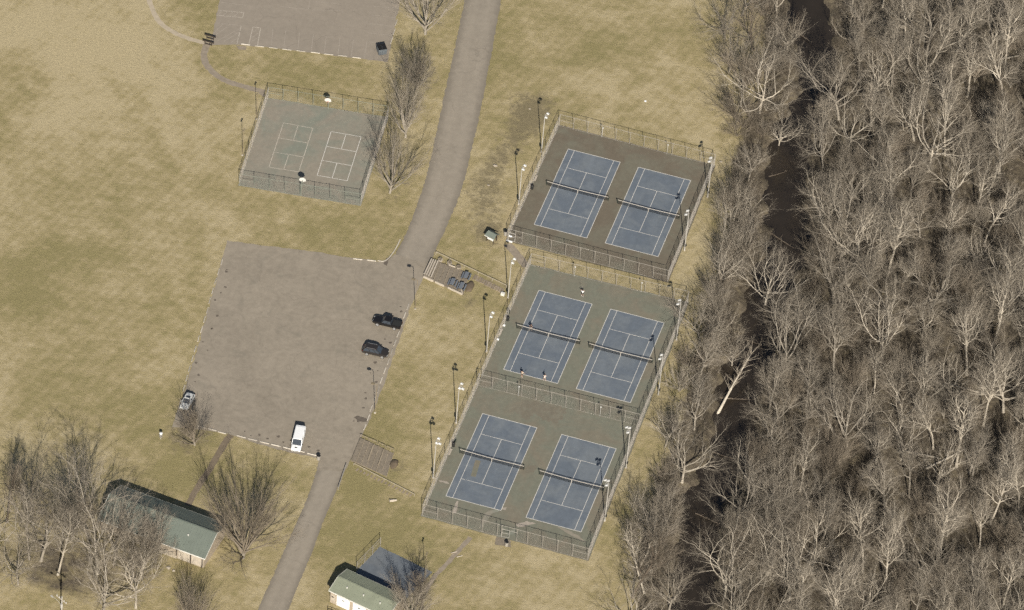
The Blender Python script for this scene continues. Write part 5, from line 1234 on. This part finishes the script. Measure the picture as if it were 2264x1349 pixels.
PALE = ('bark_pale', 'bark_pale', 'twig_grey'); GREY = ('bark_grey', 'bark_grey', 'twig_grey'); BROWN = ('bark_grey', 'twig_brown', 'twig_brown'); DARK = ('bark_dark', 'bark_dark', 'twig_brown')
TT = random.Random(11)
for i, (px, py, H, kind, st, lab) in enumerate([
    (940, 76, 15.5, 'broom', GREY, 'tall forked tree beside the road at the top edge of the photo'),
    (923, 195, 11.5, 'vase', GREY, 'oval bare tree between the dumpster and the road'),
    (897, 304, 12.5, 'broom', GREY, 'wide bare tree between the road and the far corner of the basketball court'),
    (862, 427, 12.8, 'broom', GREY, 'pale trunked bare tree at the near right corner of the basketball court'),
    (431, 985, 8.6, 'vase', BROWN, 'small bushy tree overhanging the silver hatchback'),
    (537, 1234, 17.0, 'vase', BROWN, 'large broom shaped tree between the pavilion and the lower road'),
    (425, 1398, 11.0, 'vase', BROWN, 'bare tree at the bottom edge below the pavilion'),
    (65, 1237, 19.0, 'tall', GREY, 'tall bare tree on the left margin, leftmost pale trunk of the clump'),
    (91, 1240, 17.0, 'spread', GREY, 'bare tree second from the left margin in the clump left of the pavilion'),
    (128, 1271, 19.0, 'tall', PALE, 'tall straight pale tree above the utility pole'),
    (216, 1268, 20.0, 'spread', PALE, 'spreading pale tree whose limbs reach over the pavilion roof'),
    (160, 1190, 17.0, 'spread', GREY, 'grey bare tree in the middle of the clump left of the pavilion'),
    (228, 1372, 16.0, 'spread', GREY, 'bare tree at the bottom edge right of the utility pole'),
    (300, 1345, 14.0, 'spread', PALE, 'leaning pale tree below the pavilion'),
    (343, 1243, 10.5, 'spread', GREY, 'smaller grey tree standing directly in front of the pavilion'),
    (-12, 1235, 18.0, 'spread', GREY, 'bare tree cut off by the left margin'),
    (15, 1155, 15.0, 'tall', DARK, 'dark bare tree at the left margin on the upper side of the clump'),
    (270, 1215, 12.0, 'spread', GREY, 'bare tree against the left end of the pavilion'),
    (935, 1362, 12.0, 'tall', DARK, 'dark slender tree at the corner of the small blue court'),
    (912, 1378, 11.0, 'vase', GREY, 'pale stemmed tree at the right end of the green roofed building'),
    (1612, 160, 12.0, 'spread', GREY, 'grey bare tree at the field edge of the near bank clump'),
    (1640, 205, 10.5, 'vase', BROWN, 'bushy brown tree beside the dark limbed tree on the near bank'),
    (1603, 85, 11.5, 'spread', GREY, 'outermost grey tree of the near bank clump towards the top edge'),
    (1692, 178, 13.0, 'spread', GREY, 'grey tree between the dark limbed tree and the creek'),
    (1630, 268, 9.0, 'vase', BROWN, 'low brown tree left of the spreading pale tree on the near bank'),
    (1740, 120, 10.0, 'spread', PALE, 'pale low tree leaning over the upper bend of the creek'),
    (1664, 110, 15.0, 'spread', DARK, 'shadow-toned dark limbed tree on the near creek bank close to the top edge'),  # the dark of a trunk's shadow is put into this bark
    (1679, 250, 16.5, 'spread', PALE, 'spreading pale tree on the near bank level with the far end of the upper courts'),
    (1640, 35, 13.0, 'spread', GREY, 'grey bare tree on the near bank at the top edge'),
    (1716, 40, 13.0, 'spread', PALE, 'pale tree leaning out over the creek at the top edge'),
    (1722, 312, 9.5, 'spread', PALE, 'small pale tree at the water below the biggest near bank tree'),
    (1655, 400, 9.0, 'spread', GREY, 'low grey tree on the near bank right of the upper courts'),
    (1625, 470, 9.0, 'vase', BROWN, 'bushy brown tree just outside the fence of the upper courts'),
    (1690, 668, 15.0, 'spread', PALE, 'fan shaped pale tree on the near bank level with the middle courts'),
    (1640, 590, 11.0, 'spread', GREY, 'grey bare tree on the near bank beyond the middle courts corner'),
    (1550, 765, 12.0, 'spread', GREY, 'bare tree whose branches cross the floodlight pole of the middle courts'),
    (1545, 850, 15.0, 'tall', GREY, 'slender tree just outside the fence level with the divider'),
    (1620, 800, 11.0, 'spread', GREY, 'grey tree on the near bank beside the leaning white trunk'),
    (1508, 1066, 15.5, 'spread', PALE, 'many stemmed pale tree on the near bank level with the bottom courts'),
    (1535, 950, 12.0, 'spread', GREY, 'grey bare tree behind the many stemmed pale tree'),
    (1398, 1322, 21.0, 'tall', DARK, 'very tall tree, bark coloured like its own shadow, near the bottom corner of the courts'),  # dark bark paints in the black of the trunk's cast shadow
    (1425, 1312, 16.0, 'tall', PALE, 'slim pale tree right beside the very tall dark one'),
    (1450, 1225, 12.0, 'spread', GREY, 'low spreading tree on the near bank below the courts corner'),
    (1480, 1345, 12.0, 'spread', GREY, 'grey tree on the near bank at the bottom edge'),
    (1385, 1400, 13.0, 'spread', GREY, 'bare tree at the bottom edge below the courts'),
    (1889, 608, 17.5, 'spread', PALE, 'thick trunked pale tree leaning over the creek from the far bank'),
    (1745, 1330, 17.0, 'spread', PALE, 'broad pale tree on the far bank at the bottom of the creek'),
    (1725, 1150, 15.0, 'spread', PALE, 'pale tree on the far bank spreading low over the water'),
    (1850, 190, 10.0, 'spread', GREY, 'grey tree on the far bank close to the top edge'),
    (1860, 720, 12.0, 'spread', GREY, 'grey rounded tree on the far bank beside the darkest bend of the creek'),
]):
    x, y = xy(px, py); plant(kind, x, y, H, TT.uniform(0, 6.28), lab, None, st)
# the leaning pale trunk over the creek
a_, c_ = at(1586, 908, 0.0), at(1662, 772, 4.5); g = thing('leaning_tree', 'pale trunk leaning steeply out over the creek', 'tree', (a_.x, a_.y, gz1(a_.x, a_.y)))
b = MB(); d_ = c_ - a_; pts = [d_ * t + Vector((0, 0, .5 * math.sin(t * 3))) for t in [k / 8 for k in range(9)]]; b.tube(pts, [.3 - .2 * k / 8 for k in range(9)], 9); b.build('trunk', 'bark_pale', g, True)
b = MB(); r = random.Random(9)
for k in range(38):
    p = pts[3 + k % 6]; dd = (d_.normalized() + Vector((r.uniform(-1, 1), r.uniform(-1, 1), r.uniform(-.2, 1)))).normalized(); q = p + dd * r.uniform(1, 3); b.tube([p, p.lerp(q, .5) + Vector((0, 0, .1)), q], [.05, .03, .01], 4, False)
    for m in range(5): t0 = p.lerp(q, r.uniform(.4, 1)); b.tube([t0, t0 + (dd + Vector((r.uniform(-1, 1), r.uniform(-1, 1), r.uniform(-.5, 1)))) * r.uniform(.3, .9)], [.018, .006], 3, False)
b.build('crown', 'twig_grey', g)

# wood on the far bank: every tree is its own thing, labelled by kind, depth and which court it is level with
FR = random.Random(23); spots = []; tries = 0
while tries < 12000 and len(spots) < 298:
    tries += 1; px, py = FR.uniform(1560, 2345), FR.uniform(-10, 1480); x, y = xy(px, py); d, s_ = creek1(x, y)
    if s_ < 0 or d < 5.8: continue
    small = FR.random() < .15
    if any((x - a[0]) ** 2 + (y - a[1]) ** 2 < (3.9 if small else 5.7) ** 2 for a in spots): continue
    edge = d < 13; kind = 'vase' if small else ('spread' if (edge and FR.random() < .7) or FR.random() < .38 else 'tall')
    st = FR.choice((BROWN, GREY)) if small else FR.choice((PALE, PALE, PALE, GREY, GREY))
    H = {'tall': FR.uniform(13, 23), 'spread': FR.uniform(10.5, 18), 'vase': FR.uniform(6, 10)}[kind]
    spots.append((x, y, px, py, kind, st, H, d))
cells = {}
for t in spots:
    x, y, px, py, kind, st, H, d = t
    look = {'tall': 'tall', 'spread': 'broad', 'vase': 'small bushy'}[kind] + ' ' + {PALE: 'pale', GREY: 'grey', BROWN: 'brown'}[st]
    deep = 'at the creek side' if d < 14 else ('midway into the wood' if d < 32 else 'deep in the wood')
    row = 'near the top edge' if py < 270 else 'level with the upper courts' if py < 600 else 'level with the middle courts' if py < 880 else 'level with the bottom courts' if py < 1190 else 'near the bottom edge'
    cells.setdefault((look, deep, row), []).append(t)
for (look, deep, row), ts in cells.items():
    ts.sort(key=lambda t: t[2])
    for i, (x, y, px, py, kind, st, H, d) in enumerate(ts):
        which = '' if len(ts) == 1 else ('leftmost ' if i == 0 else ORD[i] + '-left ')
        plant(kind, x, y, H, FR.uniform(0, 6.28), f'{which}{look} tree {deep} {row}', 'bare trees of the wood across the creek', st)

# clump left of the pavilion: thinner trees between the big ones
extra = [(40, 1292, 13, 'spread'), (198, 1222, 16, 'tall'), (178, 1128, 15, 'spread'), (62, 1150, 15, 'spread'), (290, 1300, 11, 'spread'), (252, 1248, 14, 'spread'), (312, 1262, 11, 'vase')]
for i, (px, py, H, kind) in enumerate(sorted(extra)):
    x, y = xy(px, py); plant(kind, x, y, H, FR.uniform(0, 6.28), f'{ORD[i]} thin brown grey tree from the left in the clump beside the pavilion', 'thin trees of the clump', BROWN if i % 2 else GREY)
# near bank: lesser trees between the labelled ones
near = []
while len(near) < 14:
    k = FR.randrange(7, len(CREEK) - 7); cx, cy = CREEK[k]; x, y = cx - FR.uniform(7.5, 12.5), cy + FR.uniform(-4, 4)
    if (y > 17 and x < 23.5) or (y <= 17 and x < 29) or any((x - a) ** 2 + (y - c) ** 2 < 9 for a, c in near): continue
    near.append((x, y))
for i, (x, y) in enumerate(sorted(near, key=lambda p: -p[1])):
    kind = FR.choice(('spread', 'spread', 'vase')); plant(kind, x, y, FR.uniform(7, 11.5), FR.uniform(0, 6.28), f'{ORD[i]} lesser bare tree from the top in the near bank thicket', 'lesser trees of the near bank', FR.choice((GREY, BROWN)) if kind == 'vase' else FR.choice((PALE, GREY)))

# near bank thicket: shrubs one can tell apart
bushes = []
for i in range(44):
    k = FR.randrange(8, len(CREEK) - 8); cx, cy = CREEK[k]; x, y = cx - FR.uniform(6.5, 12), cy + FR.uniform(-4, 4)
    if 17 < y < 60 and x < 22: x = 23 + FR.uniform(0, 3)
    if y < 17 and x < 28: x = 29 + FR.uniform(0, 3)
    bushes.append((x, y))
for i, (x, y) in enumerate(sorted(bushes, key=lambda p: -p[1])):
    plant('bush', x, y, FR.uniform(2.6, 5.4), FR.uniform(0, 6.28), f'{ORD[i]} tangled bare shrub from the top along the near creek bank', 'shrubs on the near bank', BROWN if FR.random() < .6 else GREY, 'bare_shrub')


# brush on the forest floor and banks: too dense to count
def brush():
    r = random.Random(31); V, F, n = [], [], 0
    while n < 3000:
        px, py = r.uniform(1420, 2420), r.uniform(-60, 1430); x, y = xy(px, py); d, s_ = creek1(x, y)
        if d < 5.0: continue
        if s_ < 0 and (d > 12 or x < 19.5 or (y < 17 and x < 26)): continue
        n += 1; z = gz1(x, y); h = r.uniform(.5, 2.0)
        for k in range(13):
            a = r.uniform(0, 6.28); l = h * r.uniform(.5, 1); e = r.uniform(.5, 1.5); px_, py_ = x + r.uniform(-.3, .3), y + r.uniform(-.3, .3); w = .014; m = len(V)
            V += [(px_ - w, py_, z - .05), (px_ + w, py_, z - .05), (px_, py_ + w, z - .05), (px_ + l * math.cos(a) * math.cos(e), py_ + l * math.sin(a) * math.cos(e), z + l * math.sin(e))]
            F += [(m, m + 1, m + 3), (m + 1, m + 2, m + 3), (m + 2, m, m + 3)]
    b = MB(); b.v, b.f = V, F; o = b.build('underbrush', 'twig_grey'); o['kind'] = 'stuff'; tag(o, 'brown bare underbrush covering the floor of the wood and the creek banks', 'brush')


brush()
for i in range(9):
    k = 10 + i * 7; cx, cy = CREEK[min(k, len(CREEK) - 8)]; L = FR.uniform(3, 7); b = MB(); a_ = FR.uniform(-.9, .9); r0 = FR.uniform(.07, .16)
    pts_ = [Vector((L * (t - .5) * math.cos(a_), L * (t - .5) * math.sin(a_), .06 + .5 * t * t + FR.uniform(-.04, .04))) for t in (0, .2, .4, .6, .8, 1)]; b.tube(pts_, [r0 * (1 - .14 * q) for q in range(6)], 7)
    for q in range(7): p_ = pts_[1 + q % 5]; b.tube([p_, p_ + Vector((FR.uniform(-1, 1), FR.uniform(-1, 1), FR.uniform(.1, .7)))], [r0 * .35, .01], 4, False)
    tag(b.build('driftwood', 'bark_dark', None, loc=(cx + FR.uniform(-3, 3), cy, -1.05)), f'{ORD[i]} snagged branch from the top lying in the creek', 'driftwood', 'branches snagged in the creek')
for i, py in enumerate(sorted(FR.uniform(40, 1300) for _ in range(14))):
    log(FR.uniform(1880, 2240), py, FR.uniform(4, 10), FR.uniform(.14, .28), FR.uniform(0, 3.14), f'{ORD[i]} fallen pale trunk from the top on the floor of the wood', 'bark_pale' if i % 2 else 'bark_grey', 60 + i)
